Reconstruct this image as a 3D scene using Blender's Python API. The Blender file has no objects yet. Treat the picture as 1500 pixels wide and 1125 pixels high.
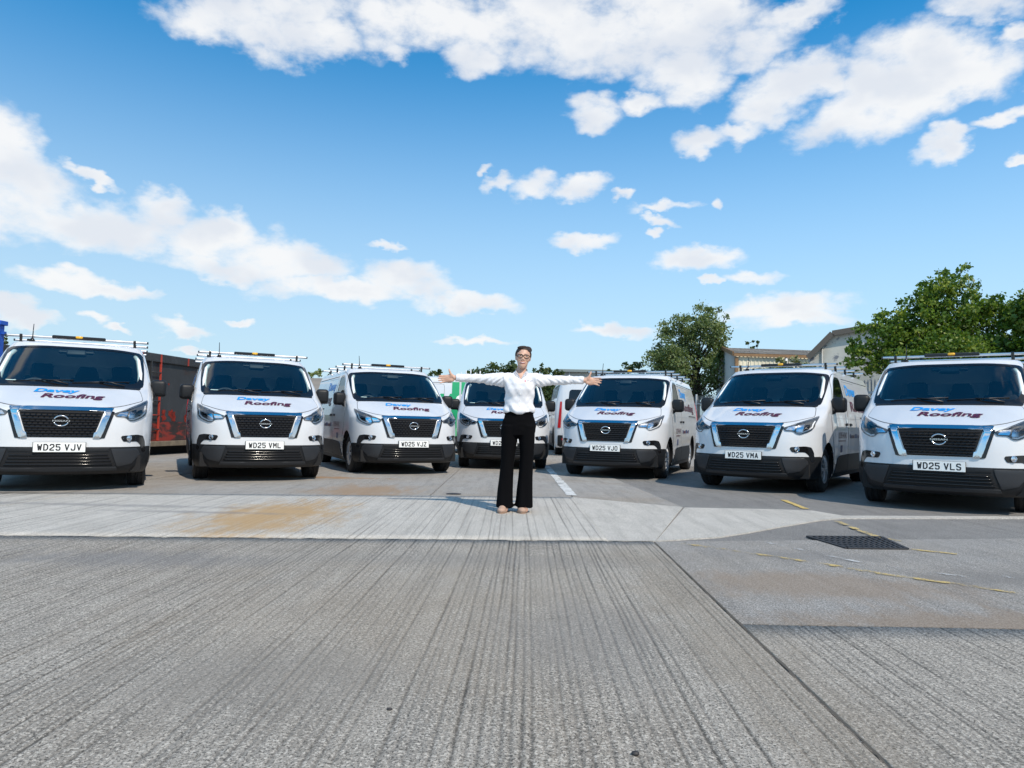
import bpy, bmesh, math, random
from mathutils import Vector, Matrix, noise
R = math.radians
scene = bpy.context.scene
C = scene.collection

# ------------------------------------------------------------------ camera
CAM_H, CAM_F, PITCH, ROLL = 0.930, 1051.6, R(3.138), R(1.204)     # focal length in pixels of a 1500 px wide frame
_r = Vector((1, 0, 0)); _f = Vector((0, math.cos(PITCH), math.sin(PITCH))); _u = Vector((0, -math.sin(PITCH), math.cos(PITCH)))
_r2 = math.cos(ROLL) * _r + math.sin(ROLL) * _u
_u2 = math.cos(ROLL) * _u - math.sin(ROLL) * _r
cam_data = bpy.data.cameras.new('camera'); cam = bpy.data.objects.new('camera', cam_data); C.objects.link(cam)
m = Matrix.Identity(4)
for i in range(3):
    m[i][0] = _r2[i]; m[i][1] = _u2[i]; m[i][2] = -_f[i]
m[2][3] = CAM_H
cam.matrix_world = m
cam_data.sensor_width = 36.0; cam_data.lens = CAM_F / 1500 * 36.0
cam_data.clip_start = 0.05; cam_data.clip_end = 5000
scene.camera = cam

def ray(px, py):
    """direction in the world of a pixel of the 1500 x 1125 photograph"""
    return (_r2 * ((px - 750) / CAM_F) - _u2 * ((py - 562.5) / CAM_F) + _f)
def ground_at(px, py, z=0.0):
    d = ray(px, py); t = (z - CAM_H) / d.z
    return Vector((d.x * t, d.y * t, z))
def at_depth(px, py, Y):
    d = ray(px, py); t = Y / d.y
    return Vector((d.x * t, Y, CAM_H + d.z * t))

# ------------------------------------------------------------------ light
SUN_EL, SUN_AZ = R(48), math.atan2(0.54, -0.84)        # azimuth measured from +Y towards +X: behind the camera, to the right
sun_dir = Vector((math.cos(SUN_EL) * math.sin(SUN_AZ), math.cos(SUN_EL) * math.cos(SUN_AZ), math.sin(SUN_EL)))
sl = bpy.data.lights.new('sun', 'SUN'); sl.energy = 4.4; sl.angle = R(0.53); sl.color = (1.0, 0.90, 0.77)
so = bpy.data.objects.new('sun', sl); C.objects.link(so)
so.rotation_euler = sun_dir.to_track_quat('Z', 'Y').to_euler(); so.location = (20, -40, 60)
scene.view_settings.view_transform = 'Standard'; scene.view_settings.look = 'None'
scene.view_settings.exposure = -0.05; scene.view_settings.gamma = 1.0; scene.view_settings.use_curve_mapping = False

# ------------------------------------------------------------------ material helpers
class NT:
    def __init__(s, tree): s.t = tree; s.n = tree.nodes; s.l = tree.links
    def new(s, typ, **kw):
        nd = s.n.new(typ)
        for k, v in kw.items(): setattr(nd, k, v)
        return nd
    def put(s, sock, v):
        if v is None: return
        if isinstance(v, bpy.types.NodeSocket): s.l.new(v, sock)
        else:
            if hasattr(sock.default_value, '__len__') and not hasattr(v, '__len__'): v = [v] * len(sock.default_value)
            if hasattr(v, '__len__') and len(sock.default_value) == 4 and len(v) == 3: v = (*v, 1)
            sock.default_value = v
    def math(s, op, a, b=None, c=None, clamp=False):
        nd = s.new('ShaderNodeMath', operation=op, use_clamp=clamp)
        for i, v in enumerate((a, b, c)): s.put(nd.inputs[i], v)
        return nd.outputs[0]
    def vmath(s, op, a, b=None):
        nd = s.new('ShaderNodeVectorMath', operation=op)
        s.put(nd.inputs[0], a)
        if b is not None: s.put(nd.inputs['Scale'] if op == 'SCALE' else nd.inputs[1], b)
        return nd.outputs['Value'] if op in ('LENGTH', 'DOT_PRODUCT', 'DISTANCE') else nd.outputs[0]
    def mix(s, f, a, b, mode='MIX'):
        nd = s.new('ShaderNodeMix', data_type='RGBA', blend_type=mode)
        s.put(nd.inputs[0], f); s.put(nd.inputs[6], a); s.put(nd.inputs[7], b)
        return nd.outputs[2]
    def smooth(s, v, lo, hi, a=0.0, b=1.0):
        nd = s.new('ShaderNodeMapRange', interpolation_type='SMOOTHSTEP')
        s.put(nd.inputs[0], v); s.put(nd.inputs[1], lo); s.put(nd.inputs[2], hi); s.put(nd.inputs[3], a); s.put(nd.inputs[4], b)
        return nd.outputs[0]
    def noise(s, vec, scale, detail=4, rough=0.55, dist=0.0):
        nd = s.new('ShaderNodeTexNoise'); s.put(nd.inputs['Vector'], vec)
        nd.inputs['Scale'].default_value = scale; nd.inputs['Detail'].default_value = detail
        nd.inputs['Roughness'].default_value = rough; nd.inputs['Distortion'].default_value = dist
        return nd.outputs['Fac']
    def ramp(s, f, stops):
        nd = s.new('ShaderNodeValToRGB'); s.put(nd.inputs[0], f)
        e = nd.color_ramp.elements
        while len(e) < len(stops): e.new(0.5)
        for el, (p, c) in zip(e, stops):
            el.position = p; el.color = (*c, 1) if len(c) == 3 else c
        return nd.outputs[0]
    def mapping(s, vec, loc=(0,0,0), rot=(0,0,0), scale=(1,1,1), typ='POINT'):
        nd = s.new('ShaderNodeMapping', vector_type=typ); s.put(nd.inputs[0], vec)
        nd.inputs[1].default_value = loc; nd.inputs[2].default_value = rot; nd.inputs[3].default_value = scale
        return nd.outputs[0]
    def bump(s, h, strength=0.5, dist=0.01, normal=None):
        nd = s.new('ShaderNodeBump'); s.put(nd.inputs['Height'], h)
        nd.inputs['Strength'].default_value = strength; nd.inputs['Distance'].default_value = dist
        if normal is not None: s.put(nd.inputs['Normal'], normal)
        return nd.outputs[0]
MATS = {}
def mat(name, color=(0.5,0.5,0.5), rough=0.5, metal=0.0, **kw):
    """plain Principled material; kw: coat, emit, spec, vary (noise in colour), bump"""
    if name in MATS: return MATS[name]
    M = bpy.data.materials.new(name); M.use_nodes = True; MATS[name] = M
    t = NT(M.node_tree); b = M.node_tree.nodes['Principled BSDF']
    b.inputs['Base Color'].default_value = (*color, 1); b.inputs['Roughness'].default_value = rough; b.inputs['Metallic'].default_value = metal
    if 'coat' in kw: b.inputs['Coat Weight'].default_value = kw['coat']; b.inputs['Coat Roughness'].default_value = 0.04
    if 'spec' in kw: b.inputs['Specular IOR Level'].default_value = kw['spec']
    if 'sheen' in kw: b.inputs['Sheen Weight'].default_value = kw['sheen']
    if 'sss' in kw:
        b.inputs['Subsurface Weight'].default_value = kw['sss']; b.inputs['Subsurface Radius'].default_value = (0.02, 0.008, 0.004); b.inputs['Subsurface Scale'].default_value = 0.3
    if 'vary' in kw:
        am, sc = kw['vary']
        tc = t.new('ShaderNodeTexCoord').outputs['Object']
        n = t.noise(tc, sc, 5)
        c1 = tuple(max(0, c * (1 - am)) for c in color); c2 = tuple(min(1, c * (1 + am)) for c in color)
        t.l.new(t.ramp(n, [(0.3, c1), (0.7, c2)]), b.inputs['Base Color'])
        if 'bump' in kw: t.l.new(t.bump(n, kw['bump'], 0.01), b.inputs['Normal'])
    return M
def glass(name, tint, gloss=1.0, rough=0.0, darken=0.0):
    if name in MATS: return MATS[name]
    M = bpy.data.materials.new(name); M.use_nodes = True; MATS[name] = M
    t = NT(M.node_tree); t.n.clear()
    out = t.new('ShaderNodeOutputMaterial'); tr = t.new('ShaderNodeBsdfTransparent'); gl = t.new('ShaderNodeBsdfGlossy')
    tr.inputs[0].default_value = (*tint, 1); gl.inputs['Roughness'].default_value = rough
    fr = t.new('ShaderNodeFresnel'); fr.inputs[0].default_value = 1.5
    mx = t.new('ShaderNodeMixShader'); t.l.new(t.math('MULTIPLY', fr.outputs[0], gloss, clamp=True), mx.inputs[0])
    t.l.new(tr.outputs[0], mx.inputs[1]); t.l.new(gl.outputs[0], mx.inputs[2]); t.l.new(mx.outputs[0], out.inputs[0])
    return M

# ------------------------------------------------------------------ mesh helpers
def link(name, me, material=None, parent=None, smooth=False):
    o = bpy.data.objects.new(name, me); C.objects.link(o)
    if material is not None: me.materials.clear(); me.materials.append(material)
    if smooth:
        for p in me.polygons: p.use_smooth = True
    if parent is not None: o.parent = parent
    return o
def from_bm(name, bm, material=None, parent=None, smooth=False, normals=True):
    if normals: bmesh.ops.recalc_face_normals(bm, faces=bm.faces)
    me = bpy.data.meshes.new(name); bm.to_mesh(me); bm.free()
    return link(name, me, material, parent, smooth)
def smooth_angle(o, deg=35):
    me = o.data
    for p in me.polygons: p.use_smooth = True
    bm = bmesh.new(); bm.from_mesh(me)
    for e in bm.edges:
        if len(e.link_faces) == 2: e.smooth = e.calc_face_angle(0) < R(deg)
    bm.to_mesh(me); bm.free()
    return o
def tag(o, label=None, cat=None, group=None, kind=None):
    if label: o['label'] = label
    if cat: o['category'] = cat
    if group: o['group'] = group
    if kind: o['kind'] = kind
    return o
def empty(name, loc=(0,0,0), rz=0.0):
    o = bpy.data.objects.new(name, None); C.objects.link(o); o.location = loc; o.rotation_euler = (0, 0, rz); o.empty_display_size = 0.2
    return o
def copy_tree(o, parent=None):
    c = o.copy(); C.objects.link(c); c.parent = parent
    for ch in list(o.children): copy_tree(ch, c)
    return c
def add_box(bm, c, s, rot=None, bev=0.0, seg=2):
    r = bmesh.ops.create_cube(bm, size=1.0)
    vs = r['verts']
    bmesh.ops.scale(bm, vec=s, verts=vs)
    if bev > 0:
        es = list({e for v in vs for e in v.link_edges})
        rb = bmesh.ops.bevel(bm, geom=es, offset=bev, segments=seg, affect='EDGES', profile=0.5)
        vs = list({v for f in rb['faces'] for v in f.verts} | {v for v in vs if v.is_valid})
    M = Matrix.Translation(c)
    if rot is not None: M = M @ rot.to_4x4()
    bmesh.ops.transform(bm, matrix=M, verts=vs)
    return vs
def box(name, c, s, material, parent=None, rot=None, bev=0.0, seg=2, smooth=False):
    bm = bmesh.new(); add_box(bm, Vector(c), s, rot, bev, seg)
    o = from_bm(name, bm, material, parent)
    if smooth: smooth_angle(o)
    return o
def add_tube(bm, pts, radii, n=10, cap=True):
    """tapered tube through points"""
    pts = [Vector(p) for p in pts]
    if not hasattr(radii, '__len__'): radii = [radii] * len(pts)
    rings = []
    prev = None
    for i, p in enumerate(pts):
        t = (pts[min(i + 1, len(pts) - 1)] - pts[max(i - 1, 0)]).normalized()
        if prev is None:
            a = Vector((0, 0, 1)) if abs(t.z) < 0.9 else Vector((1, 0, 0))
            x = t.cross(a).normalized()
        else:
            x = (prev - t * prev.dot(t)).normalized()
        prev = x
        y = t.cross(x)
        rings.append([bm.verts.new(p + radii[i] * (math.cos(2*math.pi*k/n) * x + math.sin(2*math.pi*k/n) * y)) for k in range(n)])
    for a, b in zip(rings, rings[1:]):
        for k in range(n): bm.faces.new((a[k], a[(k+1) % n], b[(k+1) % n], b[k]))
    if cap:
        bm.faces.new(rings[0][::-1]); bm.faces.new(rings[-1])
    return rings
def tube(name, pts, radii, material, parent=None, n=10):
    bm = bmesh.new(); add_tube(bm, pts, radii, n)
    return from_bm(name, bm, material, parent, True)
def add_lathe_x(bm, prof, n=40, center=(0,0,0)):
    """revolve (x, r) profile around the x axis"""
    rings = []
    for x, r in prof:
        rings.append([bm.verts.new((center[0] + x, center[1] + r * math.cos(2*math.pi*k/n), center[2] + r * math.sin(2*math.pi*k/n))) for k in range(n)])
    for a, b in zip(rings, rings[1:]):
        for k in range(n): bm.faces.new((a[k], a[(k+1) % n], b[(k+1) % n], b[k]))
    return rings
def in_poly(p, poly):
    x, y = p; c = False; j = len(poly) - 1
    for i in range(len(poly)):
        xi, yi = poly[i]; xj, yj = poly[j]
        if (yi > y) != (yj > y) and x < (xj - xi) * (y - yi) / (yj - yi) + xi: c = not c
        j = i
    return c
def nearest_on_poly(p, poly):
    best = None; P = Vector(p)
    for i in range(len(poly)):
        a = Vector(poly[i]); b = Vector(poly[(i+1) % len(poly)]); d = b - a
        t = max(0, min(1, (P - a).dot(d) / max(d.length_squared, 1e-12)))
        q = a + d * t; dd = (P - q).length
        if best is None or dd < best[0]: best = (dd, q)
    return best[1]
def round_poly(poly, r, seg=4):
    """round the corners of a polygon"""
    out = []; n = len(poly)
    for i in range(n):
        p = Vector(poly[i]); a = Vector(poly[i-1]); b = Vector(poly[(i+1) % n])
        rr = r[i] if hasattr(r, '__len__') else r
        if rr <= 0: out.append(tuple(p)); continue
        da = (a - p); db = (b - p); l = min(rr, da.length * 0.48, db.length * 0.48)
        p0 = p + da.normalized() * l; p1 = p + db.normalized() * l
        for k in range(seg + 1):
            t = k / seg; out.append(tuple((1-t)**2 * p0 + 2*t*(1-t) * p + t*t * p1))
    return out
def resample(poly, n):
    pts = [Vector(p) for p in poly] + [Vector(poly[0])]
    L = [0]
    for a, b in zip(pts, pts[1:]): L.append(L[-1] + (b - a).length)
    out = []; j = 0
    for k in range(n):
        s = L[-1] * k / n
        while L[j+1] < s: j += 1
        t = (s - L[j]) / max(L[j+1] - L[j], 1e-9)
        out.append(tuple(pts[j].lerp(pts[j+1], t)))
    return out
class Tab:
    """smooth interpolation through a table"""
    def __init__(s, pts):
        s.x = [p[0] for p in pts]; s.y = [p[1] for p in pts]; n = len(pts)
        d = [(s.y[i+1] - s.y[i]) / (s.x[i+1] - s.x[i]) for i in range(n-1)]
        s.m = [d[0]] + [0 if d[i-1]*d[i] <= 0 else 2*d[i-1]*d[i]/(d[i-1]+d[i]) for i in range(1, n-1)] + [d[-1]]
    def __call__(s, v):
        x = s.x
        if v <= x[0]: return s.y[0]
        if v >= x[-1]: return s.y[-1]
        i = 0
        while x[i+1] < v: i += 1
        h = x[i+1] - x[i]; t = (v - x[i]) / h
        return ((2*t**3 - 3*t**2 + 1) * s.y[i] + (t**3 - 2*t**2 + t) * h * s.m[i] + (-2*t**3 + 3*t**2) * s.y[i+1] + (t**3 - t**2) * h * s.m[i+1])
def sstep(a, b, v):
    t = max(0.0, min(1.0, (v - a) / (b - a))); return t * t * (3 - 2 * t)
def text_mesh(s, size=1.0, bold=0.0, shear=0.0, space=1.0, res=3):
    cu = bpy.data.curves.new('lettering', 'FONT'); cu.body = s; cu.size = size; cu.offset = bold; cu.shear = shear
    cu.resolution_u = res; cu.space_character = space; cu.fill_mode = 'FRONT'
    ob = bpy.data.objects.new('lettering', cu); C.objects.link(ob)
    dg = bpy.context.evaluated_depsgraph_get(); dg.update()
    me = bpy.data.meshes.new_from_object(ob.evaluated_get(dg))
    C.objects.unlink(ob); bpy.data.objects.remove(ob); bpy.data.curves.remove(cu)
    vs = [v.co.copy() for v in me.vertices]; fs = [tuple(p.vertices) for p in me.polygons]
    bpy.data.meshes.remove(me)
    xs = [v.x for v in vs]; ys = [v.y for v in vs]
    return vs, fs, (min(xs), max(xs), min(ys), max(ys))
def text_fit(s, x0, x1, y0, y1, mapper, bold=0.0, shear=0.0, space=1.0, thick=0.0):
    """text stretched into a rectangle, each vertex sent through mapper(u, v) -> Vector"""
    vs, fs, (a, b, c, d) = text_mesh(s, 1.0, bold, shear, space)
    me = bpy.data.meshes.new('lettering')
    me.from_pydata([mapper(x0 + (v.x - a) / (b - a) * (x1 - x0), y0 + (v.y - c) / (d - c) * (y1 - y0)) for v in vs], [], fs)
    return me
# ------------------------------------------------------------------ sky with clouds (by direction, at infinity)
w = bpy.data.worlds.new('World'); scene.world = w; w.use_nodes = True
wt = NT(w.node_tree)
SKY_STRENGTH = 0.125
sky = wt.new('ShaderNodeTexSky', sky_type='NISHITA'); sky.sun_disc = False; sky.sun_elevation = SUN_EL
sky.sun_rotation = math.atan2(-sun_dir.x, sun_dir.y)
sky.air_density = 1.0; sky.dust_density = 0.35; sky.ozone_density = 2.2; sky.altitude = 0
def azel(d):
    d = d.normalized(); return math.atan2(d.x, d.y), math.asin(d.z)
CLOUDS = []      # (az, el, half width, half height, tilt)
def cloud(px, py, rx, ry, rot=0, k=1.0):
    a0 = azel(ray(px, py)); r = R(rot)
    a1 = azel(ray(px + rx*math.cos(r), py + rx*math.sin(r))); a2 = azel(ray(px - ry*math.sin(r), py + ry*math.cos(r)))
    dx = Vector((a1[0]-a0[0], a1[1]-a0[1])); dy = Vector((a2[0]-a0[0], a2[1]-a0[1]))
    CLOUDS.append((a0[0], a0[1], dx.length*k, dy.length*k, math.atan2(dx.y, dx.x)))
for c in [(0,222,58,56),(45,258,66,36,28),(20,300,95,46),(95,326,125,36,3),(185,336,80,33),(232,312,40,27),(132,258,46,9,33),
          (290,350,72,30,-5),(335,346,50,27),(392,376,92,33,12),(452,391,60,20,8),(350,392,92,18),(500,427,105,18,-3),(592,412,66,24),(622,428,62,20),(685,449,72,14,-3),(705,441,40,13),
          (95,411,62,15),(152,423,60,11),(15,455,36,17),(48,466,40,11),(145,467,28,9),(185,479,18,5),(272,483,36,10),(350,470,18,6),(275,513,25,6),
          (300,22,74,34),(400,45,112,38,8),(440,10,105,34),(492,56,45,36),(562,40,48,44,20),(576,76,24,18),(642,28,92,48),(690,76,40,32),(722,42,62,46),
          (822,38,112,66),(872,72,112,40),(942,18,124,66),(1022,28,92,66),(1000,96,60,42),(1016,132,44,32),(1108,62,58,36,-20),(1170,22,60,22,-20),(868,162,38,26),(940,153,36,16,-10),
          (1036,208,44,18,-10),(1082,194,42,14,-12),(1122,156,50,30,-15),(1162,121,80,38,-25),(1216,108,38,26),(1352,84,90,56),(1422,110,82,36,-8),(1292,122,80,46,-25),(1242,167,92,30,-25),(1322,152,110,36,-20),
          (1442,8,72,22),(1482,50,24,17,-20),(1374,219,40,20,-35),(1396,205,24,14),(1466,180,46,11,-20),(1498,236,18,9),
          (733,270,24,12,-15),(786,270,36,19,-15),(852,276,40,16,-10),(712,251,14,7,-40),(913,291,14,7,-20),(975,302,44,9,4),(1046,302,9,9,40),(848,346,40,12),(968,324,26,7,15),(956,340,14,6),(570,355,30,6),
          (1025,374,58,16,-5),(1040,409,18,6),(1102,404,42,12),(1150,452,100,20),(1165,470,90,14),(905,487,56,11),(690,500,50,7)]:
    cloud(*c)
grp = bpy.data.node_groups.new('cloud_field', 'ShaderNodeTree')
grp.interface.new_socket('Vector', in_out='INPUT', socket_type='NodeSocketVector'); grp.interface.new_socket('Value', in_out='OUTPUT', socket_type='NodeSocketFloat')
g = NT(grp); gi = g.new('NodeGroupInput'); go = g.new('NodeGroupOutput')
acc = None; src = gi.outputs[0]
for i, (az, el, rx, ry, rot) in enumerate(CLOUDS):
    if i and i % 6 == 0:                                      # evaluated in small batches, so that few values are alive at a time
        nd = g.new('ShaderNodeVectorMath', operation='MULTIPLY_ADD'); g.l.new(acc, nd.inputs[0]); nd.inputs[1].default_value = (1e-9, 1e-9, 1e-9); g.l.new(gi.outputs[0], nd.inputs[2]); src = nd.outputs[0]
    if abs(rot) < R(7):
        nd = g.new('ShaderNodeVectorMath', operation='MULTIPLY_ADD'); g.l.new(src, nd.inputs[0]); nd.inputs[1].default_value = (1/rx, 1/ry, 0); nd.inputs[2].default_value = (-az/rx, -el/ry, 0); p = nd.outputs[0]
    else: p = g.mapping(src, (az, el, 0), (0, 0, rot), (rx, ry, 1), 'TEXTURE')
    l = g.vmath('DOT_PRODUCT', p, p)
    acc = l if acc is None else g.math('SMOOTH_MIN', acc, l, 0.25)
g.l.new(g.math('SUBTRACT', 1.0, acc), go.inputs[0])
tc = wt.new('ShaderNodeTexCoord').outputs['Generated']
nrm = wt.vmath('NORMALIZE', tc)
sep = wt.new('ShaderNodeSeparateXYZ'); wt.l.new(nrm, sep.inputs[0])
az = wt.math('ARCTAN2', sep.outputs[0], sep.outputs[1]); el = wt.math('ARCSINE', sep.outputs[2])
cmb = wt.new('ShaderNodeCombineXYZ'); wt.l.new(az, cmb.inputs[0]); wt.l.new(el, cmb.inputs[1])
stretch = wt.mapping(nrm, scale=(1, 1, 1.7))
def warp(vec, scale, amp, det):
    nd = wt.new('ShaderNodeTexNoise'); wt.l.new(vec, nd.inputs['Vector']); nd.inputs['Scale'].default_value = scale; nd.inputs['Detail'].default_value = det
    return wt.vmath('SCALE', wt.vmath('SUBTRACT', nd.outputs['Color'], (0.5, 0.5, 0.5)), amp)
pos = wt.vmath('ADD', wt.vmath('ADD', cmb.outputs[0], warp(stretch, 11.0, 0.050, 3)), warp(stretch, 42.0, 0.030, 4))
nd = wt.new('ShaderNodeGroup'); nd.node_tree = grp; wt.l.new(pos, nd.inputs[0]); d0 = wt.math('MAXIMUM', nd.outputs[0], -1.5)
fbm = wt.noise(stretch, 17.0, 8, 0.62, 0.1)
here = wt.noise(stretch, 9.0, 3, 0.5); lit = wt.noise(wt.vmath('ADD', stretch, (0.010, 0.0, 0.060)), 9.0, 3, 0.5)   # lumps and the lumps just above them
skyc = wt.mix(1.0, sky.outputs[0], (0.10, 1.16, 1.58), 'MULTIPLY')
skyc = wt.mix(wt.smooth(el, -0.02, 0.56, 0.92, 0.0), skyc, (5.5, 6.6, 7.45))
def clouded(d):
    dens = wt.math('ADD', d, wt.math('MULTIPLY', wt.math('SUBTRACT', fbm, 0.50), 3.1))
    alpha = wt.smooth(dens, -0.80, 1.00)
    und = wt.math('ADD', wt.math('MULTIPLY', wt.math('SUBTRACT', lit, here), 3.0), wt.math('MULTIPLY', dens, 0.55))
    shade = wt.smooth(und, 0.0, 1.1)
    body = wt.mix(shade, (7.9, 7.95, 8.0), (6.55, 6.85, 7.35))
    return wt.mix(wt.math('MULTIPLY', alpha, 0.95), skyc, body)
bg = wt.n['Background']; wt.l.new(clouded(d0), bg.inputs[0]); bg.inputs[1].default_value = SKY_STRENGTH
# all round the rest of the sky: the same broken cumulus from noise
gen = wt.noise(wt.mapping(nrm, scale=(1, 1, 2.2)), 3.1, 3, 0.5)
bg2 = wt.new('ShaderNodeBackground'); bg2.inputs[1].default_value = SKY_STRENGTH
wt.l.new(clouded(wt.smooth(gen, 0.42, 0.68, -1.0, 1.0)), bg2.inputs[0])
mxs = wt.new('ShaderNodeMixShader'); wt.l.new(wt.smooth(wt.math('ABSOLUTE', az), R(43), R(52)), mxs.inputs[0])
wt.l.new(bg.outputs[0], mxs.inputs[1]); wt.l.new(bg2.outputs[0], mxs.inputs[2]); wt.l.new(mxs.outputs[0], wt.n['World Output'].inputs[0])
w.cycles.sampling_method = 'MANUAL'; w.cycles.sample_map_resolution = 512
# ------------------------------------------------------------------ the panel van: front at y = 0 facing -y, x to the right as seen from the front
M_WHITE = mat('white_van_paint', (0.64, 0.655, 0.675), 0.30, coat=0.9, vary=(.035, 3.0))
M_BLACKP = mat('black_grained_plastic', (0.009, 0.010, 0.012), 0.5, vary=(0.2, 60), bump=0.08, spec=0.35)
M_GREYP = mat('satin_grey_plastic', (0.024, 0.026, 0.030), 0.42, spec=0.4)
M_GLOSSB = mat('gloss_black_trim', (0.008, 0.008, 0.009), 0.12)
M_CHROME = mat('chrome_trim', (0.68, 0.70, 0.72), 0.15, 1.0)
M_ALU = mat('brushed_aluminium', (0.62, 0.63, 0.65), 0.32, 1.0)
M_STEEL = mat('silver_wheel_paint', (0.46, 0.47, 0.49), 0.35, 0.7)
M_TYRE = mat('tyre_rubber', (0.016, 0.016, 0.017), 0.75, vary=(0.3, 30), bump=0.1)
M_DARK = mat('dark_underbody', (0.006, 0.006, 0.007), 0.85)
M_SEAT = mat('seat_fabric', (0.013, 0.015, 0.020), 0.9, vary=(0.2, 80))
M_DASH = mat('dashboard_plastic', (0.022, 0.026, 0.030), 0.6)
M_LINING = mat('pale_cabin_lining', (0.72, 0.74, 0.74), 0.8)
M_BULK = mat('grey_bulkhead', (0.80, 0.86, 0.87), 0.6)
M_WIND = glass('windscreen_glass', (0.84, 0.985, 1.0), 2.0)
M_SIDEG = glass('side_window_glass', (0.93, 0.98, 0.98), 1.0)
M_LENS = glass('headlight_lens', (0.97, 0.98, 0.99), 1.6)
M_REFL = mat('headlight_reflector', (0.75, 0.77, 0.80), 0.10, 1.0)
M_HOUSE = mat('headlight_housing', (0.10, 0.105, 0.11), 0.25)
M_DRL = mat('daylight_strip', (0.85, 0.87, 0.90), 0.15)
M_PLATE = mat('number_plate_white', (0.78, 0.79, 0.77), 0.35)
M_INK = mat('black_print', (0.010, 0.010, 0.012), 0.4)
M_BLUE = mat('bright_blue_vinyl', (0.015, 0.30, 0.78), 0.35)
M_MAROON = mat('maroon_vinyl', (0.085, 0.008, 0.022), 0.35)
M_NAVY = mat('navy_vinyl', (0.02, 0.04, 0.16), 0.35)
M_AMBER = mat('amber_lens', (0.80, 0.42, 0.01), 0.2, coat=0.5)
M_RED = mat('red_tail_lens', (0.45, 0.008, 0.012), 0.12, coat=0.6)
M_PAPER = mat('white_paper', (0.78, 0.78, 0.76), 0.7)
M_MIRR = mat('mirror_glass', (0.7, 0.72, 0.75), 0.03, 1.0)
M_SEAM = mat('dark_seam', (0.03, 0.03, 0.032), 0.8)

T_YC = Tab([(.18,.18),(.21,.12),(.24,.06),(.29,.018),(.36,.002),(.50,0),(.56,.006),(.68,.012),(.85,.03),(.94,.055),(.985,.09),(1.02,.16),(1.06,.265),(1.12,.425),(1.18,.585),(1.24,.745),(1.272,.83),(1.292,.875),(1.40,1.022),(1.6,1.295),(1.8,1.57),(1.88,1.685)])
T_D = Tab([(.2,.70),(.9,.75),(1.0,.68),(1.12,.5),(1.29,.36),(1.88,.33)])
T_N = Tab([(.2,3.2),(1.1,3.2),(1.29,3.9),(1.88,4.0)])
T_W = Tab([(.18,.90),(.24,.93),(.35,.952),(.5,.958),(.8,.966),(.95,.970),(1.05,.967),(1.2,.957),(1.3,.943),(1.5,.907),(1.7,.863),(1.8,.836),(1.88,.800)])
T_YR = Tab([(.18,5.00),(.35,5.06),(.9,5.06),(1.3,5.045),(1.88,4.97)])
DR, NR = 0.20, 3.0
def yF(x, z):
    W = T_W(z); s = min(abs(x) / W, 0.99999)
    y = T_YC(z) + T_D(z) * (1 - math.sqrt(max(0, 1 - s ** T_N(z))))
    win = sstep(1.0, 1.05, z) * (1 - sstep(1.22, 1.275, z))
    if win > 0: y -= 0.016 * win * (1 - sstep(0.50 - 0.25*(z-1.0), 0.60 - 0.25*(z-1.0), abs(x))) - 0.008 * win * (1 - sstep(0.10, 0.22, abs(x)))
    return y
def xS(y, z):
    """half width of the side at length y, height z"""
    W = T_W(z); y0 = T_YC(z) + T_D(z); y1 = T_YR(z) - DR
    if y < y0: return W * max(0, 1 - ((y0 - y) / T_D(z)) ** 2) ** (1 / T_N(z)) if y > T_YC(z) else 0
    if y > y1: return W * max(0, 1 - ((y - y1) / DR) ** 2) ** (1 / NR) if y < T_YR(z) else 0
    return W
def F(x, z, off=0.0):
    e = 0.004
    y = yF(x, z); gx = (yF(x + e, z) - yF(x - e, z)) / (2*e); gz = (yF(x, z + e) - yF(x, z - e)) / (2*e)
    n = Vector((gx, -1, gz)).normalized()
    return Vector((x, y, z)) + n * off, n
def S(y, z, side=1, off=0.0):
    e = 0.004
    x = xS(y, z); gy = (xS(y + e, z) - xS(y - e, z)) / (2*e); gz = (xS(y, z + e) - xS(y, z - e)) / (2*e)
    n = Vector((1, -gy, -gz)).normalized(); p = Vector((x, y, z)) + n * off
    return Vector((p.x * side, p.y, p.z)), Vector((n.x * side, n.y, n.z))
def fill2d(poly, res):
    """polygon cut into small cells, flat in (a, b)"""
    bm = bmesh.new(); vs = [bm.verts.new((a, b, 0)) for a, b in poly]; bm.faces.new(vs)
    a0, a1 = min(p[0] for p in poly), max(p[0] for p in poly); b0, b1 = min(p[1] for p in poly), max(p[1] for p in poly)
    for lo, hi, ax in ((a0, a1, 0), (b0, b1, 1)):
        k = int((hi - lo) / res)
        for i in range(1, k + 1):
            co = [0, 0, 0]; no = [0, 0, 0]; co[ax] = lo + (hi - lo) * i / (k + 1); no[ax] = 1
            bmesh.ops.bisect_plane(bm, geom=bm.verts[:] + bm.edges[:] + bm.faces[:], dist=1e-5, plane_co=co, plane_no=no)
    return bm
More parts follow.
